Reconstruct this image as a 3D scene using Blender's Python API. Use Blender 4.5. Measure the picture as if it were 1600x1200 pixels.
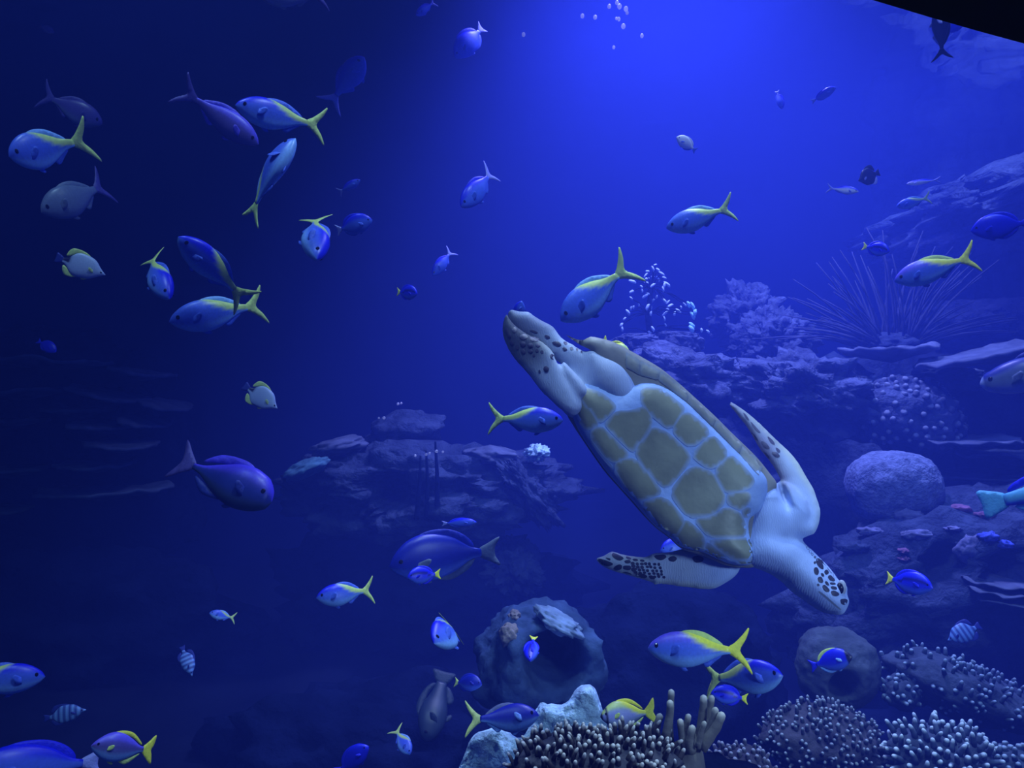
import bpy, bmesh, math, random
import numpy as np
from mathutils import Vector, Matrix, noise
from mathutils.bvhtree import BVHTree
from mathutils.geometry import delaunay_2d_cdt

for o in list(bpy.data.objects):
    bpy.data.objects.remove(o)
SC = bpy.context.scene
COL = SC.collection
F = 1150.0                 # focal length in pixels of the 1600 x 1200 frame
EYE = Vector((0.0, 0.0, 1.7))

# ---------------------------------------------------------------- camera
cam_data = bpy.data.cameras.new('camera')
cam_data.sensor_width = 36.0
cam_data.lens = 36.0 * F / 1600.0
cam_data.clip_start = 0.01
cam = bpy.data.objects.new('camera', cam_data)
cam.location = EYE
cam.rotation_euler = (math.radians(90), 0, 0)
COL.objects.link(cam)
SC.camera = cam

# ---------------------------------------------------------------- world, lamps, exposure
world = bpy.data.worlds.new('gallery_dark')
world.use_nodes = True
world.node_tree.nodes['Background'].inputs[0].default_value = (0.12, 0.20, 1.0, 1)
world.node_tree.nodes['Background'].inputs[1].default_value = 0.095
SC.world = world
SC.view_settings.view_transform = 'Standard'
SC.view_settings.look = 'None'
SC.view_settings.gamma = 1.0
SC.view_settings.exposure = 0.0
SC.view_settings.use_curve_mapping = False
SC.cycles.use_denoising = True
SC.cycles.volume_bounces = 0
SC.cycles.max_bounces = 5
SC.cycles.diffuse_bounces = 2
SC.cycles.glossy_bounces = 2
SC.cycles.transmission_bounces = 4
SC.cycles.transparent_max_bounces = 16
SC.cycles.sample_clamp_indirect = 4.0


def lamp(name, loc, target, power, color, size=120, blend=0.8, radius=0.25):
    ld = bpy.data.lights.new(name, 'SPOT')
    ld.energy = power
    ld.color = color
    ld.spot_size = math.radians(size)
    ld.spot_blend = blend
    ld.shadow_soft_size = radius
    lo = bpy.data.objects.new(name, ld)
    lo.location = loc
    lo.rotation_euler = (Vector(target) - Vector(loc)).to_track_quat('-Z', 'Y').to_euler()
    COL.objects.link(lo)
    return lo


# blue pendant lamps hung over the tank, plus added fills for haze, rim and the turtle's front
lamp('tank_or_fill_lamp', (0.85, 4.4, 5.4), (1.0, 4.7, 0.0), 5600, (0.27, 0.28, 1.0), 92, 0.95, 0.35)
lamp('tank_or_fill_lamp', (3.6, 5.2, 5.8), (3.3, 5.2, 0.0), 2400, (0.24, 0.30, 1.0), 105, 0.9, 0.35)
lamp('tank_or_fill_lamp', (0.7, 1.15, 4.7), (0.6, 1.95, 1.0), 950, (0.42, 0.60, 1.0), 95, 0.9, 0.25)
lamp('tank_or_fill_lamp', (-1.3, 1.3, 4.7), (-1.1, 2.2, 1.6), 470, (0.32, 0.54, 1.0), 80, 0.9, 0.25)
lamp('tank_or_fill_lamp', (2.3, 2.3, 5.1), (1.7, 2.9, 0.4), 700, (0.14, 0.24, 1.0), 80, 0.9, 0.3)  # added spot that brightens the low water haze and the corals
lamp('tank_or_fill_lamp', (0.75, 2.75, 4.7), (0.45, 2.0, 1.4), 900, (0.55, 0.70, 1.0), 46, 0.9, 0.12)  # added spot giving the turtle's upper edges a bright rim
lamp('front_fill', (2.7, -0.7, 2.1), (0.80, 1.88, 1.18), 290, (0.42, 0.62, 1.0), 36, 1.0, 0.3)  # added fill from the viewer's side for the turtle's head and belly


def P(px, py, d):
    return Vector((d * (px - 800.0) / F, d, EYE.z - d * (py - 600.0) / F))


def MPP(d):
    return d / F


# ---------------------------------------------------------------- materials
MATS = {}


def mat(name, color=(0.5, 0.5, 0.5), rough=0.6, var=0.15, scale=12.0, bump=0.0, bscale=30.0, attr=None, kind='noise', spec=0.35, dist=0.01):
    if name in MATS:
        return MATS[name]
    m = bpy.data.materials.new(name)
    m.use_nodes = True
    nt = m.node_tree
    b = nt.nodes['Principled BSDF']
    b.inputs['Roughness'].default_value = rough
    b.inputs['Specular IOR Level'].default_value = 0.0 if rough >= 0.8 else spec
    tc = nt.nodes.new('ShaderNodeTexCoord')
    nz = nt.nodes.new('ShaderNodeTexNoise')
    nz.inputs['Scale'].default_value = scale
    nz.inputs['Detail'].default_value = 4
    nt.links.new(tc.outputs['Object'], nz.inputs['Vector'])
    hs = nt.nodes.new('ShaderNodeMapRange')
    hs.inputs['From Min'].default_value = 0.3
    hs.inputs['From Max'].default_value = 0.7
    hs.inputs['To Min'].default_value = 1 - var
    hs.inputs['To Max'].default_value = 1 + var
    nt.links.new(nz.outputs['Fac'], hs.inputs['Value'])
    mx = nt.nodes.new('ShaderNodeVectorMath')
    mx.operation = 'SCALE'
    nt.links.new(hs.outputs[0], mx.inputs['Scale'])
    if attr:
        at = nt.nodes.new('ShaderNodeAttribute')
        at.attribute_name = attr
        nt.links.new(at.outputs['Color'], mx.inputs[0])
    else:
        mx.inputs[0].default_value = color
    nt.links.new(mx.outputs[0], b.inputs['Base Color'])
    if bump > 0:
        bp = nt.nodes.new('ShaderNodeBump')
        bp.inputs['Strength'].default_value = bump
        bp.inputs['Distance'].default_value = dist
        if kind == 'voronoi':
            t = nt.nodes.new('ShaderNodeTexVoronoi')
            t.inputs['Scale'].default_value = bscale
            out = t.outputs['Distance']
        elif kind == 'wave':
            t = nt.nodes.new('ShaderNodeTexWave')
            t.inputs['Scale'].default_value = bscale
            t.inputs['Distortion'].default_value = 9.0
            t.inputs['Detail'].default_value = 3.0
            out = t.outputs['Fac']
        else:
            t = nt.nodes.new('ShaderNodeTexNoise')
            t.inputs['Scale'].default_value = bscale
            t.inputs['Detail'].default_value = 6
            out = t.outputs['Fac']
        nt.links.new(tc.outputs['Object'], t.inputs['Vector'])
        nt.links.new(out, bp.inputs['Height'])
        nt.links.new(bp.outputs[0], b.inputs['Normal'])
    MATS[name] = m
    return m


# ---------------------------------------------------------------- object helpers
def tag(o, label=None, cat=None, group=None, kind=None):
    if label:
        o['label'] = label
    if cat:
        o['category'] = cat
    if group:
        o['group'] = group
    if kind:
        o['kind'] = kind
    return o


def mesh_obj(name, verts, faces, material, parent=None, smooth=True, colors=None):
    me = bpy.data.meshes.new(name)
    me.from_pydata([tuple(v) for v in verts], [], [tuple(f) for f in faces])
    if smooth:
        me.polygons.foreach_set('use_smooth', [True] * len(me.polygons))
    if colors is not None:
        ca = me.color_attributes.new('Col', 'FLOAT_COLOR', 'POINT')
        flat = np.ones((len(verts), 4), dtype=np.float32)
        flat[:, :3] = np.asarray(colors, dtype=np.float32)
        ca.data.foreach_set('color', flat.ravel())
    me.materials.append(material)
    me.update()
    return link(name, me, parent)


def link(name, me, parent=None):
    o = bpy.data.objects.new(name, me)
    COL.objects.link(o)
    if parent is not None:
        o.parent = parent
    return o


def fix_normals(o):
    bm = bmesh.new()
    bm.from_mesh(o.data)
    bmesh.ops.recalc_face_normals(bm, faces=bm.faces)
    bm.to_mesh(o.data)
    bm.free()
    return o


def smooth_closed(pts, step):
    """Catmull-Rom through a closed outline, resampled at about `step`."""
    pts = [np.array(p, float) for p in pts]
    n = len(pts)
    dense = []
    for i in range(n):
        p0, p1, p2, p3 = pts[i - 1], pts[i], pts[(i + 1) % n], pts[(i + 2) % n]
        for k in range(12):
            t = k / 12
            dense.append(0.5 * ((2 * p1) + (-p0 + p2) * t + (2 * p0 - 5 * p1 + 4 * p2 - p3) * t * t + (-p0 + 3 * p1 - 3 * p2 + p3) * t ** 3))
    dense = np.array(dense)
    seg = np.linalg.norm(np.roll(dense, -1, 0) - dense, axis=1)
    cum = np.concatenate([[0], np.cumsum(seg)])
    m = max(8, int(round(cum[-1] / step)))
    s = np.linspace(0, cum[-1], m, endpoint=False)
    cl = np.vstack([dense, dense[:1]])
    return np.stack([np.interp(s, cum, cl[:, 0]), np.interp(s, cum, cl[:, 1])], 1)


def edge_dist(q, poly):
    a = poly
    b = np.roll(poly, -1, 0)
    ab = b - a
    L = (ab ** 2).sum(1) + 1e-12
    d = np.full(len(q), 1e9)
    for i in range(len(a)):
        t = np.clip(((q - a[i]) @ ab[i]) / L[i], 0, 1)
        d = np.minimum(d, np.linalg.norm(q - (a[i] + t[:, None] * ab[i]), axis=1))
    return d


def inside(q, poly):
    x, y = q[:, 0], q[:, 1]
    r = np.zeros(len(q), bool)
    n = len(poly)
    j = n - 1
    for i in range(n):
        xi, yi = poly[i]
        xj, yj = poly[j]
        c = ((yi > y) != (yj > y)) & (x < (xj - xi) * (y - yi) / (yj - yi + 1e-12) + xi)
        r ^= c
        j = i
    return r


def fill(outline, step, smooth=True):
    """triangulated outline: points, triangles, distance to the edge, number of edge points"""
    poly = smooth_closed(outline, step) if smooth else np.array(outline, float)
    lo, hi = poly.min(0), poly.max(0)
    gx = np.arange(lo[0], hi[0] + step, step)
    gy = np.arange(lo[1], hi[1] + step, step * 0.87)
    g = []
    for k, yy in enumerate(gy):
        for xx in gx:
            g.append((xx + (step / 2 if k % 2 else 0), yy))
    g = np.array(g)
    g = g[inside(g, poly)]
    if len(g):
        g = g[edge_dist(g, poly) > step * 0.55]
    q = np.vstack([poly, g]) if len(g) else poly
    nb = len(poly)
    v, e, f, ov, oe, of = delaunay_2d_cdt([Vector(p) for p in q], [(i, (i + 1) % nb) for i in range(nb)], [], 1, 1e-6)
    q2 = np.array([(p.x, p.y) for p in v])
    # keep order: original index of every output vertex
    e = edge_dist(q2, poly)
    e[e < 1e-4] = 0
    return q2, [tuple(t) for t in f], e


def dome(e, E):
    s = np.clip(e / E, 0, 1)
    return np.sqrt(np.clip(1 - (1 - s) ** 2, 0, 1))


def puff(outline, step, depth, front, back, E, Eb=None):
    """solid with the given outline (pixels), its own depth and a rounded front and back; returns verts, faces"""
    q, tris, e = fill(outline, step)
    d0 = depth(q[:, 0], q[:, 1])
    hf = front * dome(e, E)
    hb = back * dome(e, Eb or E)
    n = len(q)
    verts = [P(q[i, 0], q[i, 1], d0[i] - hf[i]) for i in range(n)]
    remap = {}
    for i in range(n):
        if e[i] <= 0:
            remap[i] = i
        else:
            remap[i] = len(verts)
            verts.append(P(q[i, 0], q[i, 1], d0[i] + hb[i]))
    faces = list(tris) + [tuple(remap[k] for k in reversed(t)) for t in tris]
    return verts, faces

# ================================================================ the setting
M_SAND = mat('sea_bed', (0.008, 0.011, 0.025), 0.95, 0.4, 3.0, 0.6, 14.0)
M_WALL = mat('tank_wall', (0.025, 0.035, 0.06), 0.9, 0.4, 1.3, 0.5, 4.0)


def slab(name, lo, hi, material, kind='structure'):
    x0, y0, z0 = lo
    x1, y1, z1 = hi
    v = [(x0, y0, z0), (x1, y0, z0), (x1, y1, z0), (x0, y1, z0), (x0, y0, z1), (x1, y0, z1), (x1, y1, z1), (x0, y1, z1)]
    f = [(3, 2, 1, 0), (4, 5, 6, 7), (0, 1, 5, 4), (1, 2, 6, 5), (2, 3, 7, 6), (3, 0, 4, 7)]
    return tag(mesh_obj(name, v, f, material, smooth=False), kind=kind)


def rough_sheet(name, origin, du, dv, nu, nv, amp, sc, material, seed):
    o, du, dv = Vector(origin), Vector(du), Vector(dv)
    n = du.cross(dv).normalized()
    vs, fs = [], []
    for j in range(nv + 1):
        for i in range(nu + 1):
            p = o + du * (i / nu) + dv * (j / nv)
            vs.append(p + n * amp * noise.fractal(p * sc + Vector((seed, 0, 0)), 0.8, 2.1, 5))
    for j in range(nv):
        for i in range(nu):
            a = j * (nu + 1) + i
            fs.append((a, a + 1, a + nu + 2, a + nu + 1))
    return tag(mesh_obj(name, vs, fs, material), kind='structure')


rough_sheet('floor', (-9, 0.95, -0.1), (18, 0, 0), (0, 11, 0), 120, 80, 0.10, 0.8, M_SAND, 3)
rough_sheet('wall_back', (-9, 11.2, -0.2), (18, 0, 0), (0, 0, 9.5), 90, 40, 0.5, 0.5, M_WALL, 7)
rough_sheet('wall_left', (-8.6, 11.6, -0.2), (0, -10.7, 0), (0, 0, 9.5), 60, 40, 0.4, 0.5, M_WALL, 11)
rough_sheet('wall_right', (8.6, 0.95, -0.2), (0, 10.7, 0), (0, 0, 9.5), 60, 40, 0.4, 0.5, M_WALL, 15)

# water: one body of hazy water from the pane to the back wall
wm = bpy.data.materials.new('sea_water')
wm.use_nodes = True
nt = wm.node_tree
nt.nodes.remove(nt.nodes['Principled BSDF'])
vs_ = nt.nodes.new('ShaderNodeVolumeScatter')
vs_.inputs['Color'].default_value = (0.075, 0.125, 1.0, 1)
vs_.inputs['Density'].default_value = 0.15
vs_.inputs['Anisotropy'].default_value = 0.15
va_ = nt.nodes.new('ShaderNodeVolumeAbsorption')
va_.inputs['Color'].default_value = (0.25, 0.45, 0.965, 1)
va_.inputs['Density'].default_value = 0.13
ad_ = nt.nodes.new('ShaderNodeAddShader')
nt.links.new(vs_.outputs[0], ad_.inputs[0])
nt.links.new(va_.outputs[0], ad_.inputs[1])
nt.links.new(ad_.outputs[0], nt.nodes['Material Output'].inputs['Volume'])
water = slab('water', (-9.2, 0.93, -0.3), (9.2, 11.9, 4.02), wm)

# the rippled top of the water, seen from below
sm_ = bpy.data.materials.new('water_top')
sm_.use_nodes = True
nt = sm_.node_tree
nt.nodes.remove(nt.nodes['Principled BSDF'])
tr_ = nt.nodes.new('ShaderNodeBsdfTransparent')
gl_ = nt.nodes.new('ShaderNodeBsdfGlossy')
gl_.inputs['Roughness'].default_value = 0.03
gl_.inputs['Color'].default_value = (0.9, 0.93, 1.0, 1)
mx_ = nt.nodes.new('ShaderNodeMixShader')
mx_.inputs[0].default_value = 0.6
nt.links.new(tr_.outputs[0], mx_.inputs[1])
nt.links.new(gl_.outputs[0], mx_.inputs[2])
nt.links.new(mx_.outputs[0], nt.nodes['Material Output'].inputs['Surface'])
vs, fs = [], []
NU, NV = 230, 150
for j in range(NV + 1):
    for i in range(NU + 1):
        x, y = -9.0 + 18.0 * i / NU, 0.95 + 10.6 * j / NV
        vs.append((x, y, 4.0 + 0.010 * noise.noise(Vector((x * 2.2, y * 2.6, 0.4))) + 0.005 * noise.noise(Vector((x * 5.5, y * 6.5, 4.4)))))
for j in range(NV):
    for i in range(NU):
        a = j * (NU + 1) + i
        fs.append((a, a + 1, a + NU + 2, a + NU + 1))
tag(mesh_obj('water_surface', vs, fs, sm_), kind='structure')

# the viewing pane and the black curved header above it
gm = bpy.data.materials.new('acrylic_pane')
gm.use_nodes = True
nt = gm.node_tree
nt.nodes.remove(nt.nodes['Principled BSDF'])
tr_ = nt.nodes.new('ShaderNodeBsdfTransparent')
tr_.inputs[0].default_value = (0.98, 0.99, 1.0, 1)
gl_ = nt.nodes.new('ShaderNodeBsdfGlossy')
gl_.inputs['Roughness'].default_value = 0.0
fr_ = nt.nodes.new('ShaderNodeFresnel')
fr_.inputs[0].default_value = 1.12
mx_ = nt.nodes.new('ShaderNodeMixShader')
nt.links.new(fr_.outputs[0], mx_.inputs[0])
nt.links.new(tr_.outputs[0], mx_.inputs[1])
nt.links.new(gl_.outputs[0], mx_.inputs[2])
nt.links.new(mx_.outputs[0], nt.nodes['Material Output'].inputs['Surface'])
slab('window_1', (-9.2, 0.86, -0.2), (9.2, 0.90, 4.2), gm)

M_BLACK = mat('black_header', (0.012, 0.012, 0.014), 0.7, 0.1, 5.0)
edge = [(-900, -330), (-200, -300), (400, -240), (800, -175), (1100, -90), (1230, -42), (1360, -1), (1450, 26), (1530, 49), (1600, 68), (1700, 97), (1850, 150), (2150, 235), (2600, 345), (3200, 440), (4200, 520)]
vs, fs = [], []
for (x, y) in edge:
    a = P(x, y, 0.84)
    for yy in (0.72, 0.84):
        vs.append((a.x, yy, a.z))
        vs.append((a.x, yy, 2.9))
n = len(edge)
for i in range(n - 1):
    a, b = 4 * i, 4 * (i + 1)
    fs += [(a, b, b + 1, a + 1), (a + 2, a + 3, b + 3, b + 2), (a, a + 2, b + 2, b), (a + 1, b + 1, b + 3, a + 3)]
fs += [(0, 1, 3, 2), (4 * n - 4, 4 * n - 2, 4 * n - 1, 4 * n - 3)]
tag(fix_normals(mesh_obj('trim_1', vs, fs, M_BLACK, smooth=False)), kind='structure')

# ================================================================ the sea turtle
TD = 1.9


def plane(x, y):
    a = ((x - 1040) * 0.70 + (y - 720) * 0.72) / 350.0
    b = ((x - 1040) * 0.72 - (y - 720) * 0.70) / 150.0
    return TD - 0.06 * a + 0.035 * b


def off(dx, gx=0.0, gy=0.0, x0=0.0, y0=0.0):
    return lambda x, y: plane(x, y) + dx + gx * (x - x0) + gy * (y - y0)


def z2(l, s=4.0, ox=860, oy=560):
    return [(ox + a / s, oy + b / s) for a, b in l]


def z3(l):
    return z2(l, 5.0, 900, 740)


def z1(l):
    return z2(l, 5.0, 740, 440)


def z4(l):
    return z2(l, 5.0, 1060, 600)


def z5(l):
    return z2(l, 5.0, 1100, 760)


SHELL = [(884, 523), (900, 530), (913, 531), (922, 526), (940, 529), (960, 535), (985, 548), (1010, 562), (1033, 576), (1060, 598), (1090, 625),
         (1117, 650), (1145, 678), (1180, 712), (1203, 740), (1214, 757), (1206, 778), (1196, 822), (1190, 860), (1178, 885), (1158, 887), (1140, 885), (1122, 879), (1100, 869),
         (1066, 858), (1045, 840), (1025, 825), (1005, 805), (985, 782), (965, 760), (945, 737), (927, 712), (910, 687), (897, 667), (885, 645),
         (884, 615), (900, 590), (925, 575), (925, 550), (905, 538)]
PLAST = [(893, 606), (905, 598), (935, 602), (965, 612), (1003, 598), (1035, 603), (1072, 628), (1112, 666), (1155, 708), (1194, 742), (1199, 770), (1190, 798),
         (1172, 812), (1172, 838), (1180, 862), (1175, 880), (1160, 884), (1140, 881), (1120, 873), (1098, 863), (1066, 855), (1046, 839), (1026, 823), (1006, 803), (986, 780),
         (966, 758), (947, 736), (929, 711), (912, 686), (898, 660), (890, 632)]

# skin pieces, grown together into one continuous body below
FLIP_R = z4([(365, 122), (420, 138), (520, 206), (640, 306), (750, 416), (850, 508), (930, 600), (1000, 720), (1060, 822), (1095, 920), (1115, 1000), (1105, 1080), (1080, 1150), (1030, 1198),
             (960, 1205), (880, 1185), (800, 1120), (790, 1000), (830, 920), (820, 820), (760, 680), (690, 580), (630, 505), (570, 400), (510, 310), (430, 212)])
FLIP_L = z3([(150, 662), (215, 640), (280, 605), (380, 632), (540, 648), (600, 620), (740, 608), (830, 585), (960, 590), (1120, 640), (1290, 700), (1285, 745), (1255, 795), (1180, 852), (1060, 906),
             (870, 892), (700, 868), (640, 866), (606, 884), (600, 856), (420, 802), (290, 764), (200, 722)])
NECK = z5([(300, 600), (330, 430), (420, 330), (560, 330), (640, 375), (750, 408), (830, 480), (900, 550), (960, 610), (1010, 668), (1060, 738), (1105, 758), (1124, 800), (1120, 850), (1138, 890), (1130, 930), (1085, 1002), (1000, 1002), (900, 972),
           (780, 892), (680, 822), (610, 752), (520, 690), (400, 642)])
SHOULD = [(1150, 870), (1156, 830), (1166, 800), (1184, 772), (1206, 757), (1226, 752), (1246, 764), (1262, 782), (1270, 806), (1266, 828), (1254, 840), (1244, 846), (1240, 862), (1236, 885), (1222, 906), (1204, 897), (1182, 888), (1160, 884)]
REAR_A = z1([(285, 213), (250, 250), (225, 330), (222, 400), (262, 520), (330, 622), (420, 722), (520, 852), (620, 962), (712, 1034), (800, 1060), (860, 980), (800, 860), (720, 740), (660, 620), (620, 545), (540, 470), (400, 392), (320, 330), (275, 270)])
REAR_B = z1([(285, 215), (350, 228), (430, 232), (470, 262), (540, 305), (620, 348), (700, 445), (850, 528), (940, 590), (1010, 650), (1030, 740), (1000, 850), (880, 860), (780, 760), (690, 660), (600, 600), (500, 560), (400, 500), (310, 430), (255, 340), (262, 265)])
THIGH_R = z1([(900, 520), (990, 560), (1100, 600), (1190, 660), (1260, 760), (1305, 870), (1280, 960), (1220, 1004), (1130, 1000), (1050, 940), (960, 870), (900, 780), (880, 640)])
THIGH_L = z1([(640, 620), (720, 680), (820, 760), (920, 850), (1020, 930), (1000, 1000), (900, 1020), (820, 1080), (740, 1060), (680, 1000), (640, 860), (620, 740)])
TAIL = z1([(690, 600), (780, 690), (860, 780), (900, 860), (860, 920), (790, 890), (730, 790), (690, 700)])
CORE = [(900, 600), (960, 570), (1030, 600), (1100, 660), (1170, 730), (1200, 790), (1190, 850), (1160, 870), (1110, 850), (1050, 820), (990, 760), (930, 690)]


def pit(f):
    def g(x, y):
        cx_ = 1222 + 0.32 * (y - 765)
        r = ((x - cx_) / 6.5) ** 2 + ((y - 768) / 24.0) ** 2
        s = ((x - 1220) / 9.0) ** 2 + ((y - 843) / 6.0) ** 2
        return f(x, y) + 0.06 * np.exp(-r) + 0.02 * np.exp(-s)
    return g


pieces = [
    puff(FLIP_R, 5, lambda x, y: plane(x, y) - 0.005 + 0.00085 * np.clip(830 - y, 0, 400), 0.024, 0.022, 22),
    puff(FLIP_L, 5, lambda x, y: plane(x, y) + 0.045 + 0.0003 * np.clip(1150 - x, 0, 400), 0.024, 0.024, 22),
    puff(NECK, 5, lambda x, y: plane(x, y) + 0.02 - 0.0001 * (x - 1180), 0.064, 0.075, 40),
    puff(SHOULD, 4, pit(lambda x, y: plane(x, y) + 0.004 + 0.0001 * np.clip(x - 1190, 0, 100) + 0.0006 * np.clip(1200 - x, 0, 60) + 0.00035 * np.clip(800 - y, 0, 60)), 0.036, 0.06, 22),
    puff(REAR_A, 5, lambda x, y: plane(x, y) - 0.045 + 0.0006 * np.clip(880 - x, 0, 200), 0.020, 0.016, 18),
    puff(REAR_B, 5, lambda x, y: plane(x, y) - 0.002 + 0.0005 * np.clip(940 - x, 0, 200), 0.026, 0.02, 16),
    puff(THIGH_R, 5, off(0.002), 0.040, 0.05, 34),
    puff(THIGH_L, 5, off(-0.008), 0.030, 0.05, 26),
    puff(TAIL, 5, off(-0.03), 0.028, 0.03, 12),
    puff(CORE, 8, off(0.05), 0.05, 0.06, 50),
]
bm = bmesh.new()
for vs, fs in pieces:
    bv = [bm.verts.new(v) for v in vs]
    for f in fs:
        try:
            bm.faces.new([bv[k] for k in f])
        except ValueError:
            pass
bmesh.ops.recalc_face_normals(bm, faces=bm.faces)
tmp = bpy.data.meshes.new('turtle_raw')
bm.to_mesh(tmp)
bm.free()
M_SKIN = mat('turtle_skin', rough=0.6, spec=0.12, var=0.13, scale=14.0, attr='Col', bump=0.16, bscale=55.0, kind='wave', dist=0.002)
ob = link('turtle_raw', tmp)
md = ob.modifiers.new('r', 'REMESH')
md.mode = 'VOXEL'
md.voxel_size = 0.0034
sm = ob.modifiers.new('s', 'SMOOTH')
sm.factor = 0.5
sm.iterations = 14
ev = ob.evaluated_get(bpy.context.evaluated_depsgraph_get())
body_me = bpy.data.meshes.new_from_object(ev)
bpy.data.objects.remove(ob)
body_me.name = 'sea_turtle'
body_me.materials.clear()
body_me.materials.append(M_SKIN)
body_me.polygons.foreach_set('use_smooth', [True] * len(body_me.polygons))
bm = bmesh.new()
bm.from_mesh(body_me)
for (x0, x1, y0, y1, cx_, cy_, rr_, reps) in ((1140, 1280, 740, 915, 1208, 840, 62, 45), (850, 1015, 540, 655, 925, 600, 75, 34)):
    sel = []
    for v in bm.verts:
        qx, qy = 800 + F * v.co.x / v.co.y, 600 - F * (v.co.z - EYE.z) / v.co.y
        if x0 < qx < x1 and y0 < qy < y1 and math.hypot(qx - cx_, qy - cy_) < rr_ and math.hypot((qx - 1228) / 9, (qy - 772) / 26) > 1:
            sel.append(v)
    for _ in range(reps):
        bmesh.ops.smooth_vert(bm, verts=sel, factor=0.5, use_axis_x=True, use_axis_y=True, use_axis_z=True)
bm.to_mesh(body_me)
bm.free()
# skin colour: pale below, a yellowish cast along the flipper edges, dark soles on the rear flippers
co = np.zeros(len(body_me.vertices) * 3)
body_me.vertices.foreach_get('co', co)
co = co.reshape(-1, 3)
px = 800 + F * co[:, 0] / co[:, 1]
py = 600 - F * (co[:, 2] - EYE.z) / co[:, 1]
colr = np.tile(np.array([[0.38, 0.49, 0.80]]), (len(co), 1))
pts = np.stack([px, py], 1)


def blend(maskf, c):
    global colr
    maskf = np.clip(maskf, 0, 1)[:, None]
    colr = colr * (1 - maskf) + np.array([c]) * maskf


for fl, ax_, ay_, r0_ in ((FLIP_R, 1228, 818, 34), (FLIP_L, 1150, 885, 30), (REAR_A, 900, 625, 60)):
    pl = smooth_closed(fl, 8)
    ins = inside(pts, pl)
    ed = edge_dist(pts, pl)
    far_ = np.clip((np.hypot(px - ax_, py - ay_) - r0_) / 45.0, 0, 1)
    blend(np.where(ins, 1.0, 0.0) * 0.45 * far_, (0.46, 0.50, 0.46))
    blend(np.where(ins, np.clip((12 - ed) / 8, 0, 1) * 0.6, 0.0) * far_, (0.56, 0.60, 0.42))
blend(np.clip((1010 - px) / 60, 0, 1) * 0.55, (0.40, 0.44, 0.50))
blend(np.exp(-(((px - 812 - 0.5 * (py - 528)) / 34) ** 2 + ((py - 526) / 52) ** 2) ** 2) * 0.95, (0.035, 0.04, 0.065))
inner_ = np.array([(1140, 634), (1160, 660), (1178, 688), (1200, 716), (1222, 748), (1234, 775)], float)
di_ = np.full(len(px), 1e9)
for i_ in range(len(inner_) - 1):
    ab_ = inner_[i_ + 1] - inner_[i_]
    tt_ = np.clip(((pts - inner_[i_]) @ ab_) / (ab_ @ ab_), 0, 1)
    di_ = np.minimum(di_, np.linalg.norm(pts - (inner_[i_] + tt_[:, None] * ab_), axis=1))
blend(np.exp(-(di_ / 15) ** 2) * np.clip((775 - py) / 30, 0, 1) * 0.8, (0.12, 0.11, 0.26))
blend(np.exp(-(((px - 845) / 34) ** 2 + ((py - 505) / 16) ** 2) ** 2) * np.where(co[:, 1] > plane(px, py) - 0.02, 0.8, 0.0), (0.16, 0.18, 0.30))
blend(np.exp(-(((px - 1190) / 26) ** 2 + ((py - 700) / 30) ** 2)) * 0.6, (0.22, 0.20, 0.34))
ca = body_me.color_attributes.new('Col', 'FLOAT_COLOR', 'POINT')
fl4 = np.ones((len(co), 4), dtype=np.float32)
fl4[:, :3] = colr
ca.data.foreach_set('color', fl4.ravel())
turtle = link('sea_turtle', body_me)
tag(turtle, 'large sea turtle diving head down with its pale plastron towards the glass', 'turtle')

M_CARA = mat('carapace_shell', (0.22, 0.22, 0.20), 0.5, 0.3, 10.0, 0.2, 25.0)
M_PLAS = mat('plastron_seam', (0.29, 0.42, 0.74), 0.55, 0.12, 16.0, 0.15, 60.0)
M_SCUTE = mat('plastron_scute', rough=0.42, var=0.25, scale=9.0, attr='Col', bump=0.12, bscale=40.0)
M_MARG = mat('marginal_scute', rough=0.4, var=0.28, scale=11.0, attr='Col', bump=0.12, bscale=40.0)
M_DARK = mat('dark_scale', (0.035, 0.035, 0.055), 0.5, 0.3, 30.0)
M_SKAL = mat('flipper_scale', (0.07, 0.065, 0.11), 0.5, 0.3, 30.0)

cv, cf = puff(SHELL, 6, off(0.0), 0.016, 0.21, 30, 95)
cara = fix_normals(mesh_obj('carapace', cv, cf, M_CARA, turtle))
pv, pf = puff(PLAST, 5, off(-0.012), 0.036, 0.03, 42)
plas = fix_normals(mesh_obj('plastron', pv, pf, M_PLAS, turtle))


def tree(*objs):
    vs, fs = [], []
    for o in objs:
        b = len(vs)
        vs += [v.co.copy() for v in o.data.vertices]
        fs += [tuple(b + k for k in p.vertices) for p in o.data.polygons]
    return BVHTree.FromPolygons(vs, fs)


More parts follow.
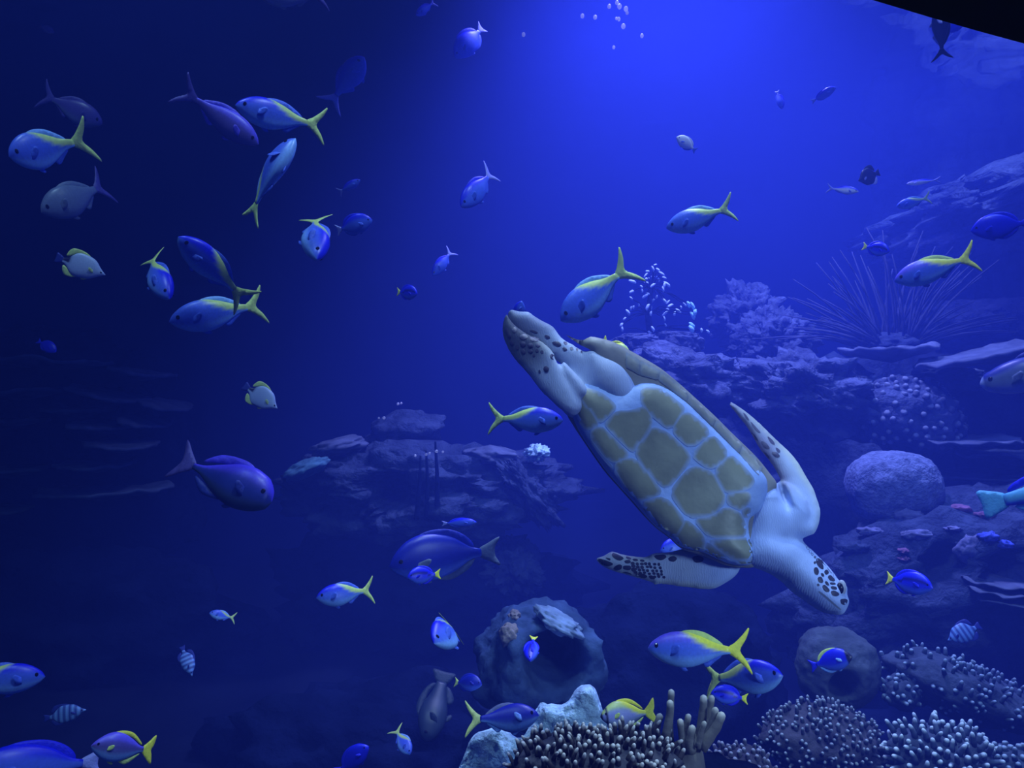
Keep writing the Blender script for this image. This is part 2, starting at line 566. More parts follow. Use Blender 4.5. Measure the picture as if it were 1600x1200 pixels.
def plate(name, outline, bvh, material, parent, lift=0.003, step=6.0, shrink=0.0, smooth=True, rim=2.5, fade=None):
    """a thin raised plate lying on a surface"""
    o = np.array(outline, float)
    if shrink:
        nx_, pr_ = np.roll(o, -1, 0), np.roll(o, 1, 0)
        t1 = (o - pr_) / (np.linalg.norm(o - pr_, axis=1, keepdims=True) + 1e-9)
        t2 = (nx_ - o) / (np.linalg.norm(nx_ - o, axis=1, keepdims=True) + 1e-9)
        nn = np.stack([(t1 + t2)[:, 1], -(t1 + t2)[:, 0]], 1)
        area = 0.5 * np.sum(o[:, 0] * nx_[:, 1] - nx_[:, 0] * o[:, 1])
        nn = nn / (np.linalg.norm(nn, axis=1, keepdims=True) + 1e-9) * (1 if area > 0 else -1)
        o = o - nn * shrink
    if smooth:
        nx = np.roll(o, -1, 0)
        pv_ = np.roll(o, 1, 0)
        o = np.stack([o + (pv_ - o) * 0.22, o * 0.8 + 0.1 * (pv_ + nx), o + (nx - o) * 0.22], 1).reshape(-1, 2)
    q, tris, e = fill(o, step)
    verts, ok = [], []
    for i in range(len(q)):
        r = (P(q[i, 0], q[i, 1], 1.0) - EYE).normalized()
        h = bvh.ray_cast(EYE, r, 5.0)
        ok.append(h[0])
    good = [(h - EYE).length for h in ok if h is not None]
    if not good:
        return None
    mean = sum(good) / len(good)
    for i in range(len(q)):
        r = (P(q[i, 0], q[i, 1], 1.0) - EYE).normalized()
        dist = (ok[i] - EYE).length if ok[i] is not None else mean
        if ok[i] is None or abs(dist - mean) > 0.08:
            near = bvh.find_nearest(EYE + r * mean)[0]
            r = (near - EYE).normalized()
            dist = (near - EYE).length
        k = lift * min(1.0, 0.4 + 0.6 * e[i] / rim)
        verts.append(EYE + r * (dist - k))
    n = len(q)
    low = {}
    # skirt
    cnt = {}
    for t in tris:
        for a, b in ((t[0], t[1]), (t[1], t[2]), (t[2], t[0])):
            cnt[(a, b)] = 1
    faces = list(tris)
    for (a, b) in list(cnt):
        if (b, a) not in cnt:
            for k in (a, b):
                if k not in low:
                    low[k] = len(verts)
                    verts.append(verts[k].copy())
                    verts.append(verts[k] + (verts[k] - EYE).normalized() * (lift * 0.4 + 0.003))
            faces.append((low[b], low[a], low[a] + 1, low[b] + 1))
    cols = None
    if fade:
        w = np.clip(e / fade[2], 0, 1)[:, None] ** 0.8
        cc = np.array([fade[0]]) * (1 - w) + np.array([fade[1]]) * w
        cols = np.vstack([cc, np.tile(np.array([fade[0]]), (len(verts) - n, 1))])
    return fix_normals(mesh_obj(name, verts, faces, material, parent, colors=cols))


T_SHELL = tree(plas, cara)
T_PLAS = tree(plas)
SCUTES = [
    z2([(140, 190), (250, 205), (330, 240), (400, 300), (375, 330), (310, 395), (240, 300)]),
    z2([(140, 215), (225, 310), (295, 405), (235, 440), (190, 390), (150, 300)]),
    z2([(415, 345), (500, 345), (590, 312), (622, 370), (610, 450), (545, 515), (515, 580), (430, 490), (350, 410)]),
    z2([(645, 440), (740, 485), (862, 605), (850, 655), (722, 808), (620, 700), (545, 600), (565, 540), (612, 500)]),
    z2([(885, 682), (1010, 722), (1078, 860), (1070, 905), (1000, 968), (865, 983), (755, 840)]),
    z2([(905, 1010), (1020, 1000), (1100, 942), (1185, 980), (1212, 1080), (1195, 1105), (1000, 1108)]),
    z3([(1045, 527), (1200, 528), (1380, 518), (1392, 600), (1372, 660), (1245, 660), (1140, 590)]),
    z3([(1255, 690), (1330, 696), (1395, 688), (1380, 722), (1290, 724)]),
    z2([(250, 472), (310, 432), (400, 520), (490, 608), (400, 640), (330, 590)]),
    z2([(402, 652), (520, 632), (610, 740), (693, 838), (548, 880), (470, 795)]),
    z2([(572, 910), (708, 872), (828, 1012), (800, 1088), (755, 1100), (690, 1050)]),
    z3([(775, 490), (815, 455), (862, 372), (975, 480), (990, 560), (985, 632), (900, 600), (840, 560)]),
    z3([(1022, 545), (1110, 618), (1200, 700), (1110, 676), (1025, 638)]),
    z2([(578, 195), (690, 202), (760, 262), (835, 318), (748, 438), (640, 345), (580, 270)]),
    z2([(845, 332), (1000, 462), (875, 550), (765, 448)]),
    z2([(1012, 482), (1108, 600), (1000, 688), (888, 605)]),
    z2([(1122, 612), (1195, 680), (1265, 762), (1240, 800), (1105, 838), (1032, 712)]),
    z2([(1120, 852), (1235, 842), (1240, 880), (1190, 938), (1115, 900)]),
    z2([(1212, 950), (1242, 940), (1235, 978), (1215, 985)]),
]
for k, s in enumerate(SCUTES):
    plate('scute', s, T_PLAS, M_SCUTE, turtle, lift=0.0022, step=6.0, shrink=-5.2, rim=22.0, fade=((0.27, 0.36, 0.55), (0.215, 0.23, 0.145), 4.5))
outer = [(690, 72), (872, 203), (1052, 372), (1205, 524), (1335, 665)]
inner = [(672, 140), (852, 275), (1012, 428), (1180, 600), (1300, 735)]
pre_o, pre_i = (560, 10), (560, 110)
outs = [(470, -45), pre_o] + outer
inns = [(470, 60), pre_i] + inner
for k in range(len(outs) - 1):
    a, b, c, d = outs[k], outs[k + 1], inns[k + 1], inns[k]

    def lerp(u, v, t):
        return (u[0] + (v[0] - u[0]) * t, u[1] + (v[1] - u[1]) * t)
    a, b, c, d = lerp(a, d, 0.03), lerp(b, c, 0.03), lerp(b, c, 0.95), lerp(a, d, 0.95)
    quad = [lerp(a, b, 0.02), lerp(a, b, 0.5), lerp(a, b, 0.98), lerp(b, c, 0.85), lerp(d, c, 0.97), lerp(d, c, 0.03), lerp(a, d, 0.85)]
    q2 = []
    for i in range(len(quad)):
        q2 += [quad[i], lerp(quad[i], quad[(i + 1) % len(quad)], 0.5)]
    plate('marginal_scute', z2(q2), T_SHELL, M_MARG, turtle, lift=0.003, step=5.0, smooth=False, rim=4.0, fade=((0.20, 0.23, 0.27), (0.27, 0.28, 0.24), 4.0))
for s in (z2([(250, 505), (330, 610), (395, 680), (380, 690), (310, 610), (245, 515)]), z2([(400, 690), (465, 800), (540, 890), (520, 885), (455, 810), (392, 705)]),
          z2([(555, 915), (690, 1060), (745, 1105), (730, 1105), (650, 1045), (545, 930)])):
    plate('marginal_scute', s, T_SHELL, M_MARG, turtle, lift=0.004, step=5.0, rim=3.0, fade=((0.32, 0.42, 0.66), (0.30, 0.33, 0.30), 4.0))

T_BODY = tree(turtle)
FACE = [[(882, 560), (905, 570), (932, 620), (932, 650), (900, 630), (876, 590)], [(892, 548), (930, 568), (970, 618), (945, 612), (915, 585)],
        [(860, 640), (880, 630), (897, 660), (890, 692), (865, 682)], [(890, 712), (915, 705), (932, 740), (920, 756), (895, 742)],
        [(915, 675), (935, 685), (938, 705), (920, 700)], [(940, 660), (965, 650), (977, 680), (950, 690)],
        [(968, 702), (990, 692), (1027, 735), (1010, 742), (980, 728)], [(945, 740), (965, 745), (980, 777), (955, 767)],
        [(925, 775), (945, 770), (982, 810), (970, 827), (940, 812)], [(985, 750), (1025, 754), (1030, 766), (990, 766)],
        [(990, 780), (1035, 785), (1040, 806), (1000, 802)], [(990, 820), (1020, 815), (1060, 840), (1040, 857), (1005, 852)],
        [(965, 625), (985, 640), (1006, 668), (1000, 682), (970, 645)], [(1005, 680), (1020, 690), (1032, 712), (1022, 726)],
        [(860, 590), (872, 585), (872, 602), (862, 604)], [(885, 762), (898, 762), (902, 776), (888, 776)], [(860, 548), (872, 545), (874, 558), (864, 560)],
        [(820, 500), (835, 505), (838, 520), (825, 518)], [(838, 520), (850, 524), (852, 538), (842, 538)], [(800, 470), (818, 480), (822, 495), (806, 488)]]
for s in FACE:
    plate('head_scale', z5(s), T_BODY, M_DARK, turtle, lift=0.0022, step=3.0, rim=1.5, shrink=-0.7)
plate('nostril_scale', z5([(1062, 880), (1110, 876), (1127, 893), (1105, 928), (1072, 922)]), T_BODY, M_DARK, turtle, lift=0.002, step=3.0, rim=1.5)
plate('jaw_line', z5([(900, 815), (960, 860), (1020, 915), (1082, 968), (1080, 980), (1010, 925), (950, 872), (892, 825)]), T_BODY, mat('jaw_line_skin', (0.20, 0.24, 0.32), 0.6), turtle, lift=0.0012, step=3.0, rim=1.5)
FLIPS = [[(165, 668), (200, 668), (300, 705), (250, 725), (200, 708)], [(225, 655), (270, 664), (262, 680)], [(278, 625), (300, 620), (380, 660), (340, 682), (290, 655)],
         [(290, 740), (330, 710), (360, 715), (355, 747), (310, 757)], [(370, 720), (430, 720), (425, 756), (370, 747)], [(375, 680), (420, 675), (430, 697), (390, 702)],
         [(435, 735), (470, 740), (465, 767), (435, 762)], [(485, 785), (540, 783), (552, 816), (500, 812)], [(570, 800), (610, 805), (617, 827), (580, 822)],
         [(605, 640), (690, 634), (712, 650), (670, 677), (630, 667)], [(720, 660), (760, 644), (792, 660), (770, 688), (730, 682)], [(390, 645), (432, 660), (427, 673), (395, 662)],
         [(360, 770), (400, 772), (440, 788), (430, 800), (380, 788)], [(905, 655), (950, 640), (1000, 660), (985, 690), (930, 695)], [(440, 665), (480, 668), (485, 682), (450, 682)], [(500, 672), (530, 674), (535, 688), (505, 686)]]
rnd = random.Random(5)
for r in range(5):
    for c in range(7):
        x, y = 442 + c * 34 + r * 9 + rnd.uniform(-5, 5), 700 + r * 24 + c * 2 + rnd.uniform(-4, 4)
        if 395 + 1.0 * x * 0 + y > 1250 or x > 690:
            continue
        w, h = (14.5 - c * 0.5) * rnd.uniform(0.85, 1.15), (10 - r * 0.3) * rnd.uniform(0.85, 1.15)
        FLIPS.append([(x - w, y - h + 2), (x + w * 0.7, y - h), (x + w, y + h), (x - w * 0.6, y + h)])
for s in FLIPS:
    plate('flipper_scale', z3(s), T_BODY, M_DARK, turtle, lift=0.002, step=3.5, rim=1.5, shrink=-0.6)
REARS = [[(240, 370), (262, 350), (290, 400), (295, 440), (268, 445)], [(300, 365), (325, 352), (342, 375), (325, 402), (303, 395)], [(278, 468), (300, 455), (318, 480), (305, 505), (285, 498)],
         [(322, 500), (345, 495), (355, 525), (335, 535)], [(545, 668), (570, 655), (592, 680), (575, 712), (548, 700)], [(595, 570), (615, 560), (635, 590), (625, 610), (602, 600)],
         [(505, 690), (520, 688), (525, 712), (508, 715)], [(355, 420), (400, 405), (430, 430), (400, 455), (365, 450)], [(440, 430), (500, 430), (520, 460), (480, 470), (445, 460)],
         [(360, 470), (400, 465), (410, 500), (375, 515)], [(420, 480), (460, 478), (470, 510), (430, 520)], [(480, 485), (510, 480), (525, 505), (495, 515)], [(365, 535), (395, 525), (410, 555), (385, 570)],
         [(425, 535), (455, 530), (465, 552), (440, 562)], [(480, 530), (500, 525), (510, 545), (490, 552)], [(520, 540), (540, 535), (548, 555), (530, 560)], [(460, 570), (475, 566), (480, 582), (465, 586)],
         [(610, 470), (660, 465), (690, 490), (670, 510), (625, 495)], [(690, 515), (720, 512), (735, 535), (705, 545)], [(700, 465), (730, 470), (735, 495), (708, 490)], [(750, 510), (775, 510), (782, 532), (758, 535)],
         [(550, 415), (590, 420), (600, 445), (565, 445)], [(800, 520), (815, 522), (818, 540), (803, 540)], [(835, 540), (848, 542), (850, 556), (838, 556)], [(430, 375), (470, 380), (510, 400), (480, 402)]]
for s in REARS:
    plate('flipper_scale', z1(s), T_BODY, M_SKAL, turtle, lift=0.0032, step=3.0, rim=1.5)
RIGHTS = [[(500, 215), (530, 240), (560, 290), (530, 270)], [(560, 285), (610, 340), (650, 385), (620, 375), (580, 330)], [(640, 440), (690, 460), (720, 510), (670, 500)], [(690, 400), (740, 440), (760, 480), (720, 460)],
          [(720, 530), (770, 530), (800, 570), (760, 575)], [(560, 370), (600, 400), (630, 450), (590, 430)], [(760, 490), (800, 520), (790, 545), (765, 520)], [(640, 520), (690, 540), (720, 590), (680, 580)]]
for s in RIGHTS:
    plate('flipper_scale', z4(s), T_BODY, M_SKAL, turtle, lift=0.003, step=3.0, rim=1.5)


def ball(name, c, r, material, parent=None, seg=16, scale=(1, 1, 1)):
    bm = bmesh.new()
    bmesh.ops.create_uvsphere(bm, u_segments=seg, v_segments=max(6, seg // 2), radius=r)
    bmesh.ops.scale(bm, vec=scale, verts=bm.verts)
    bmesh.ops.translate(bm, vec=c, verts=bm.verts)
    me = bpy.data.meshes.new(name)
    bm.to_mesh(me)
    bm.free()
    me.polygons.foreach_set('use_smooth', [True] * len(me.polygons))
    me.materials.append(material)
    return link(name, me, parent)


def on_body(pxx, pyy, bvh, back=0.0):
    r = (P(pxx, pyy, 1.0) - EYE).normalized()
    h = bvh.ray_cast(EYE, r, 5.0)
    return (h[0] if h[0] is not None else P(pxx, pyy, TD - 0.05)) + r * back


M_EYE = mat('dark_eye', (0.01, 0.01, 0.015), 0.08, 0.0, spec=0.6)
M_LID = mat('eyelid_skin', (0.42, 0.45, 0.55), 0.5, 0.1)
ce = on_body(1313, 919, T_BODY, 0.008)
lid = ball('eyelid', ce + Vector((0.004, 0.002, 0.001)), 0.0165, M_LID, turtle, 20, (0.7, 0.55, 1.15))
eye = ball('eye', ce + Vector((-0.003, -0.004, 0.0)), 0.0125, M_EYE, turtle, 20, (0.7, 0.8, 1.15))

# ================================================================ fish
def lerp_keys(keys, t):
    xs = [k[0] for k in keys]
    ys = [k[1] for k in keys]
    return np.interp(t, xs, ys)


def smooth_keys(keys, t):
    """monotone-ish smooth interpolation of (t, value) keys"""
    xs = np.array([k[0] for k in keys], float)
    ys = np.array([k[1] for k in keys], float)
    m = np.gradient(ys, xs)
    i = np.clip(np.searchsorted(xs, t) - 1, 0, len(xs) - 2)
    h = xs[i + 1] - xs[i]
    s = (t - xs[i]) / h
    return ((2 * s ** 3 - 3 * s ** 2 + 1) * ys[i] + (s ** 3 - 2 * s ** 2 + s) * h * m[i] + (-2 * s ** 3 + 3 * s ** 2) * ys[i + 1] + (s ** 3 - s ** 2) * h * m[i + 1])


C = dict(
    blue=(0.01, 0.015, 0.80), violet=(0.16, 0.12, 0.85), mid=(0.08, 0.16, 0.78), pale=(0.26, 0.50, 0.95), silver=(0.42, 0.52, 0.72), yellow=(0.95, 0.95, 0.05), ygreen=(0.66, 0.82, 0.20),
    dark=(0.015, 0.015, 0.04), grey=(0.16, 0.20, 0.30), dimviolet=(0.10, 0.08, 0.32), white=(1.0, 1.0, 1.0), navy=(0.02, 0.035, 0.26), teal=(0.18, 0.62, 0.80), olive=(0.03, 0.05, 0.07),
    lav=(0.34, 0.36, 0.80), dusk=(0.01, 0.02, 0.40), indigo=(0.09, 0.06, 0.75))

# species: body end, top and bottom outline, half width, fins and colours; the nose is at x = +0.5 and the tail tips at x = -0.5
SPEC = {
    'fusilier': dict(end=0.80, top=[(0, 0.0), (0.03, 0.035), (0.12, 0.090), (0.28, 0.140), (0.45, 0.150), (0.65, 0.115), (0.85, 0.055), (1, 0.030)], bot=[(0, 0.0), (0.03, 0.030), (0.12, 0.085), (0.3, 0.140), (0.5, 0.150), (0.7, 0.105), (0.88, 0.045), (1, 0.030)],
                     wid=[(0, 0.0), (0.04, 0.03), (0.15, 0.065), (0.35, 0.085), (0.6, 0.065), (0.85, 0.026), (1, 0.012)],
                     tail=[(-0.28, 0.026), (-0.34, 0.06), (-0.42, 0.125), (-0.50, 0.20), (-0.46, 0.10), (-0.40, 0.02), (-0.395, 0.0), (-0.40, -0.02), (-0.46, -0.10), (-0.50, -0.20), (-0.42, -0.125), (-0.34, -0.06), (-0.28, -0.026)],
                     dorsal=[(0.22, 0.125), (0.10, 0.163), (-0.05, 0.150), (-0.18, 0.088), (-0.24, 0.04), (-0.22, 0.02), (-0.10, 0.06), (0.1, 0.10)], anal=[(-0.02, -0.10), (-0.07, -0.145), (-0.15, -0.095), (-0.22, -0.045), (-0.2, -0.015), (-0.1, -0.05)],
                     pect=0.13, pelv=0.08),
    'tang': dict(end=0.84, top=[(0, 0.0), (0.03, 0.05), (0.12, 0.15), (0.3, 0.245), (0.5, 0.25), (0.72, 0.185), (0.92, 0.06), (1, 0.04)], bot=[(0, 0.0), (0.03, 0.04), (0.12, 0.11), (0.3, 0.20), (0.5, 0.22), (0.72, 0.165), (0.92, 0.055), (1, 0.04)],
                 wid=[(0, 0.0), (0.04, 0.03), (0.2, 0.07), (0.45, 0.085), (0.7, 0.055), (0.9, 0.02), (1, 0.014)],
                 tail=[(-0.32, 0.035), (-0.40, 0.09), (-0.50, 0.15), (-0.46, 0.05), (-0.455, 0.0), (-0.46, -0.05), (-0.50, -0.15), (-0.40, -0.09), (-0.32, -0.035)],
                 dorsal=[(0.30, 0.19), (0.15, 0.275), (-0.05, 0.275), (-0.20, 0.20), (-0.28, 0.09), (-0.25, 0.02), (-0.05, 0.16), (0.15, 0.19)], anal=[(0.10, -0.19), (-0.05, -0.245), (-0.20, -0.18), (-0.28, -0.08), (-0.25, -0.02), (-0.05, -0.14)],
                 pect=0.15, pelv=0.08),
    'butterfly': dict(end=0.86, top=[(0, 0.0), (0.05, 0.03), (0.14, 0.09), (0.3, 0.22), (0.5, 0.27), (0.75, 0.24), (0.93, 0.07), (1, 0.05)], bot=[(0, 0.0), (0.05, 0.03), (0.14, 0.08), (0.3, 0.19), (0.5, 0.24), (0.75, 0.22), (0.93, 0.07), (1, 0.05)],
                      wid=[(0, 0.0), (0.05, 0.025), (0.2, 0.06), (0.45, 0.075), (0.75, 0.045), (0.93, 0.02), (1, 0.012)],
                      tail=[(-0.34, 0.045), (-0.42, 0.09), (-0.50, 0.11), (-0.49, 0.0), (-0.50, -0.11), (-0.42, -0.09), (-0.34, -0.045)],
                      dorsal=[(0.18, 0.20), (0.05, 0.30), (-0.12, 0.33), (-0.26, 0.30), (-0.32, 0.18), (-0.3, 0.10), (-0.1, 0.24)], anal=[(0.02, -0.2), (-0.10, -0.29), (-0.25, -0.28), (-0.32, -0.16), (-0.3, -0.1), (-0.1, -0.2)],
                      pect=0.13, pelv=0.10),
    'unicorn': dict(end=0.80, top=[(0, 0.0), (0.02, 0.05), (0.08, 0.115), (0.25, 0.175), (0.45, 0.175), (0.7, 0.10), (0.9, 0.035), (1, 0.022)], bot=[(0, 0.0), (0.02, 0.05), (0.08, 0.095), (0.25, 0.15), (0.45, 0.16), (0.7, 0.10), (0.9, 0.035), (1, 0.022)],
                    wid=[(0, 0.0), (0.03, 0.04), (0.15, 0.085), (0.35, 0.10), (0.65, 0.06), (0.88, 0.022), (1, 0.014)],
                    tail=[(-0.28, 0.02), (-0.38, 0.09), (-0.50, 0.17), (-0.45, 0.06), (-0.43, 0.0), (-0.45, -0.06), (-0.50, -0.17), (-0.38, -0.09), (-0.28, -0.02)],
                    dorsal=[(0.3, 0.13), (0.15, 0.20), (-0.1, 0.17), (-0.24, 0.06), (-0.1, 0.10), (0.15, 0.15)], anal=[(0.1, -0.14), (-0.1, -0.16), (-0.24, -0.06), (-0.1, -0.09)], pect=0.13, pelv=0.07),
    'rabbit': dict(end=0.82, top=[(0, 0.0), (0.04, 0.05), (0.15, 0.14), (0.35, 0.225), (0.55, 0.215), (0.75, 0.14), (0.93, 0.05), (1, 0.04)], bot=[(0, 0.0), (0.04, 0.05), (0.15, 0.13), (0.35, 0.205), (0.55, 0.20), (0.75, 0.13), (0.93, 0.05), (1, 0.04)],
                   wid=[(0, 0.0), (0.04, 0.04), (0.2, 0.085), (0.45, 0.10), (0.7, 0.06), (0.9, 0.025), (1, 0.015)],
                   tail=[(-0.30, 0.035), (-0.38, 0.12), (-0.48, 0.23), (-0.48, 0.08), (-0.45, 0.0), (-0.48, -0.08), (-0.50, -0.22), (-0.38, -0.12), (-0.30, -0.035)],
                   dorsal=[(0.28, 0.17), (0.12, 0.25), (-0.08, 0.24), (-0.24, 0.12), (-0.27, 0.06), (-0.08, 0.17), (0.12, 0.19)], anal=[(0.05, -0.18), (-0.08, -0.235), (-0.22, -0.13), (-0.27, -0.06), (-0.1, -0.15)], pect=0.13, pelv=0.09),
    'grouper': dict(end=0.84, top=[(0, 0.01), (0.03, 0.05), (0.15, 0.11), (0.35, 0.155), (0.55, 0.15), (0.8, 0.085), (1, 0.055)], bot=[(0, 0.01), (0.03, 0.05), (0.15, 0.11), (0.35, 0.15), (0.55, 0.14), (0.8, 0.08), (1, 0.055)],
                    wid=[(0, 0.01), (0.04, 0.05), (0.2, 0.10), (0.4, 0.11), (0.7, 0.065), (1, 0.02)],
                    tail=[(-0.32, 0.05), (-0.42, 0.11), (-0.50, 0.13), (-0.495, 0.0), (-0.50, -0.13), (-0.42, -0.11), (-0.32, -0.05)],
                    dorsal=[(0.2, 0.13), (0.1, 0.2), (-0.1, 0.19), (-0.26, 0.13), (-0.3, 0.06), (-0.1, 0.12)], anal=[(-0.05, -0.12), (-0.12, -0.18), (-0.26, -0.12), (-0.28, -0.06)], pect=0.15, pelv=0.11),
}
# colour schemes: back, flank, belly, tail, dorsal fin, and options
SCH = {
    'yellowtail': dict(back='violet', flank='mid', belly='pale', tail='yellow', dorsal='ygreen', rear='yellow', fin='mid'),
    'bluefus': dict(back='blue', flank='mid', belly='pale', tail='ygreen', dorsal='mid', rear='ygreen', fin='mid'),
    'palefus': dict(back='mid', flank='mid', belly='pale', tail='ygreen', dorsal='pale', rear='ygreen', fin='mid'),
    'violet': dict(back='violet', flank='dimviolet', belly='dimviolet', tail='dimviolet', dorsal='violet', fin='violet'),
    'grey': dict(back='grey', flank='grey', belly='grey', tail='dimviolet', dorsal='grey', fin='grey'),
    'dim': dict(back='dimviolet', flank='dimviolet', belly='grey', tail='dimviolet', dorsal='dimviolet', fin='dimviolet'),
    'regal': dict(back='blue', flank='blue', belly='mid', tail='yellow', dorsal='blue', fin='blue', bar=True),
    'deepblue': dict(back='blue', flank='blue', belly='blue', tail='blue', dorsal='blue', fin='blue'),
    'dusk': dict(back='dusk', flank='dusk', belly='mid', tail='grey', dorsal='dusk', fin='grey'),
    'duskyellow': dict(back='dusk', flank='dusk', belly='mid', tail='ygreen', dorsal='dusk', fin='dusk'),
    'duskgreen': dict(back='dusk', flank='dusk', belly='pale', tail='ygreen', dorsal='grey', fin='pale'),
    'hazyblue': dict(back='blue', flank='mid', belly='mid', tail='lav', dorsal='blue', fin='mid'),
    'powder': dict(back='blue', flank='blue', belly='mid', tail='blue', dorsal='ygreen', fin='pale', face='dark'),
    'butter': dict(back='silver', flank='silver', belly='silver', tail='navy', dorsal='ygreen', fin='ygreen', rear='dark'),
    'striped': dict(back='pale', flank='navy', belly='pale', tail='navy', dorsal='navy', fin='navy', stripes=True),
    'unicorn': dict(back='indigo', flank='navy', belly='olive', tail='dimviolet', dorsal='indigo', fin='navy'),
    'rabbit': dict(back='ygreen', flank='lav', belly='silver', tail='yellow', dorsal='yellow', fin='ygreen', rear='yellow', face='bar'),
    'purplerabbit': dict(back='violet', flank='dimviolet', belly='pale', tail='yellow', dorsal='yellow', fin='ygreen'),
    'white': dict(back='white', flank='white', belly='white', tail='mid', dorsal='white', fin='mid'),
    'blackfish': dict(back='dark', flank='dark', belly='dark', tail='dark', dorsal='dark', fin='lav'),
    'silverfish': dict(back='blue', flank='white', belly='white', tail='lav', dorsal='blue', fin='lav'),
    'olive': dict(back='olive', flank='olive', belly='olive', tail='olive', dorsal='olive', fin='olive'),
    'parrot': dict(back='teal', flank='teal', belly='blue', tail='teal', dorsal='blue', fin='teal'),
    'lips': dict(back='navy', flank='grey', belly='lav', tail='navy', dorsal='navy', fin='grey'),
}
M_FISH = mat('fish_scales', rough=0.38, var=0.10, scale=40.0, attr='Col', spec=0.5)
M_FIN = mat('fish_fin', rough=0.5, var=0.12, scale=30.0, attr='Col', bump=0.2, bscale=60.0)
M_FEYE = mat('fish_eye', (0.01, 0.01, 0.012), 0.1, 0.0, spec=0.6)
FCACHE = {}


def bend_y(x, bend):
    t = np.clip(0.25 - x, 0, 1)
    return bend * t * t


def fish_meshes(spec, scheme, bend):
    key = (spec, scheme, round(bend, 2))
    if key in FCACHE:
        return FCACHE[key]
    S, H = SPEC[spec], SCH[scheme]
    rnd = random.Random(hash(spec) % 7)
    nr, ns = 26, 20
    ts = np.concatenate([[0.004, 0.015, 0.035, 0.06], np.linspace(0.09, 1, nr - 4)])
    top, bot, wid = smooth_keys(S['top'], ts), smooth_keys(S['bot'], ts), smooth_keys(S['wid'], ts)
    verts, cols = [], []
    back, flank, belly = (np.array(C[H[k]]) for k in ('back', 'flank', 'belly'))
    for i, t in enumerate(ts):
        x = 0.5 - t * S['end']
        mid = (top[i] - bot[i]) / 2 * 0.4
        for k in range(ns):
            a = 2 * math.pi * k / ns
            c, s = math.cos(a), math.sin(a)
            z = mid + (top[i] - mid) * max(s, 0) - (bot[i] + mid) * max(-s, 0)
            y = wid[i] * math.copysign(abs(c) ** 0.9, c)
            verts.append((x, y + float(bend_y(x, bend)), z))
            v = s * 0.5 + 0.5
            col = flank
            if v > 0.62:
                w = min(1, (v - 0.62) / 0.2)
                col = flank * (1 - w) + back * w
            elif v < 0.38:
                w = min(1, (0.38 - v) / 0.25)
                col = flank * (1 - w) + belly * w
            if H.get('rear'):
                r = np.array(C[H['rear']])
                if H['rear'] == 'dark':
                    w = np.clip((0.12 - abs(t - 0.93)) / 0.06, 0, 1) * (v > 0.45)
                else:
                    w = np.clip((t - 0.42 - (0.95 - v) * 0.75) / 0.10, 0, 1)
                col = col * (1 - w) + r * w
            if H.get('bar'):
                d = abs(v - 0.62 - 0.10 * math.sin(t * 5))
                if 0.12 < t < 0.85 and d < 0.07:
                    col = col * 0.25
            if H.get('face') == 'dark' and t < 0.16:
                col = np.array(C['dark'])
            if H.get('face') == 'bar' and (0.10 < t < 0.17 or 0.01 < t < 0.05):
                col = np.array(C['dark'])
            if H.get('stripes'):
                w = 0.5 + 0.5 * math.sin(t * 40)
                col = np.array(C['navy']) * (1 - w) + np.array(C['pale']) * w
            if scheme == 'lips' and t < 0.05:
                col = np.array(C['silver'])
            cols.append(col)
    n = len(ts)
    faces = []
    for i in range(n - 1):
        for k in range(ns):
            a, b = i * ns + k, i * ns + (k + 1) % ns
            faces.append((a, b, b + ns, a + ns))
    verts.append((0.5, 0, 0))
    cols.append(cols[0])
    nose = len(verts) - 1
    for k in range(ns):
        faces.append((nose, (k + 1) % ns, k))
    faces.append(tuple(range((n - 1) * ns, n * ns)))
    out = {'body': make_mesh('fish_body', verts, faces, M_FISH, cols)}

    def fin(name, outl, col, th=0.006, tf=None):
        q, tris, e = fill(outl, 0.03)
        h = th * (0.25 + 0.75 * np.clip(e / 0.04, 0, 1))
        vv = []
        for i in range(len(q)):
            vv.append((q[i, 0], h[i], q[i, 1]))
        for i in range(len(q)):
            vv.append((q[i, 0], -h[i], q[i, 1]))
        m = len(q)
        ff = list(tris) + [tuple(k + m for k in reversed(t)) for t in tris]
        ed = {}
        for t in tris:
            for a, b in ((t[0], t[1]), (t[1], t[2]), (t[2], t[0])):
                ed[(a, b)] = 1
        ff += [(b, a, a + m, b + m) for (a, b) in ed if (b, a) not in ed]
        if tf:
            vv = [tf(Vector(v)) for v in vv]
        else:
            vv = [(v[0], v[1] + float(bend_y(v[0], bend)), v[2]) for v in vv]
        out[name] = make_mesh(name, vv, ff, M_FIN, [C[col]] * len(vv))

    fin('tail_fin', S['tail'], H['tail'], 0.008)
    fin('dorsal_fin', S['dorsal'], H['dorsal'], 0.006)
    fin('anal_fin', S['anal'], H['fin'], 0.006)
    pl = S['pect']
    wpos = float(smooth_keys(S['wid'], np.array([0.3]))[0])
    for sgn, nm in ((1, 'pectoral_fin_a'), (-1, 'pectoral_fin_b')):
        def tf(v, sgn=sgn):
            m = Matrix.Rotation(math.radians(-28 * sgn), 3, 'Z') @ Matrix.Rotation(math.radians(20), 3, 'Y')
            p = m @ v
            return (p.x + 0.5 - 0.27 * S['end'], p.y + sgn * wpos * 0.85, p.z - 0.035)
        fin(nm, [(0.01, 0.02), (-pl * 0.5, 0.035), (-pl, 0.03), (-pl * 0.9, -0.01), (-pl * 0.45, -0.035), (0.01, -0.02)], H['fin'], 0.004, tf)
    pv = S['pelv']
    zb = -float(smooth_keys(S['bot'], np.array([0.38]))[0])

    def tfp(v):
        return (v.x + 0.5 - 0.38 * S['end'], v.y, v.z + zb + 0.015)
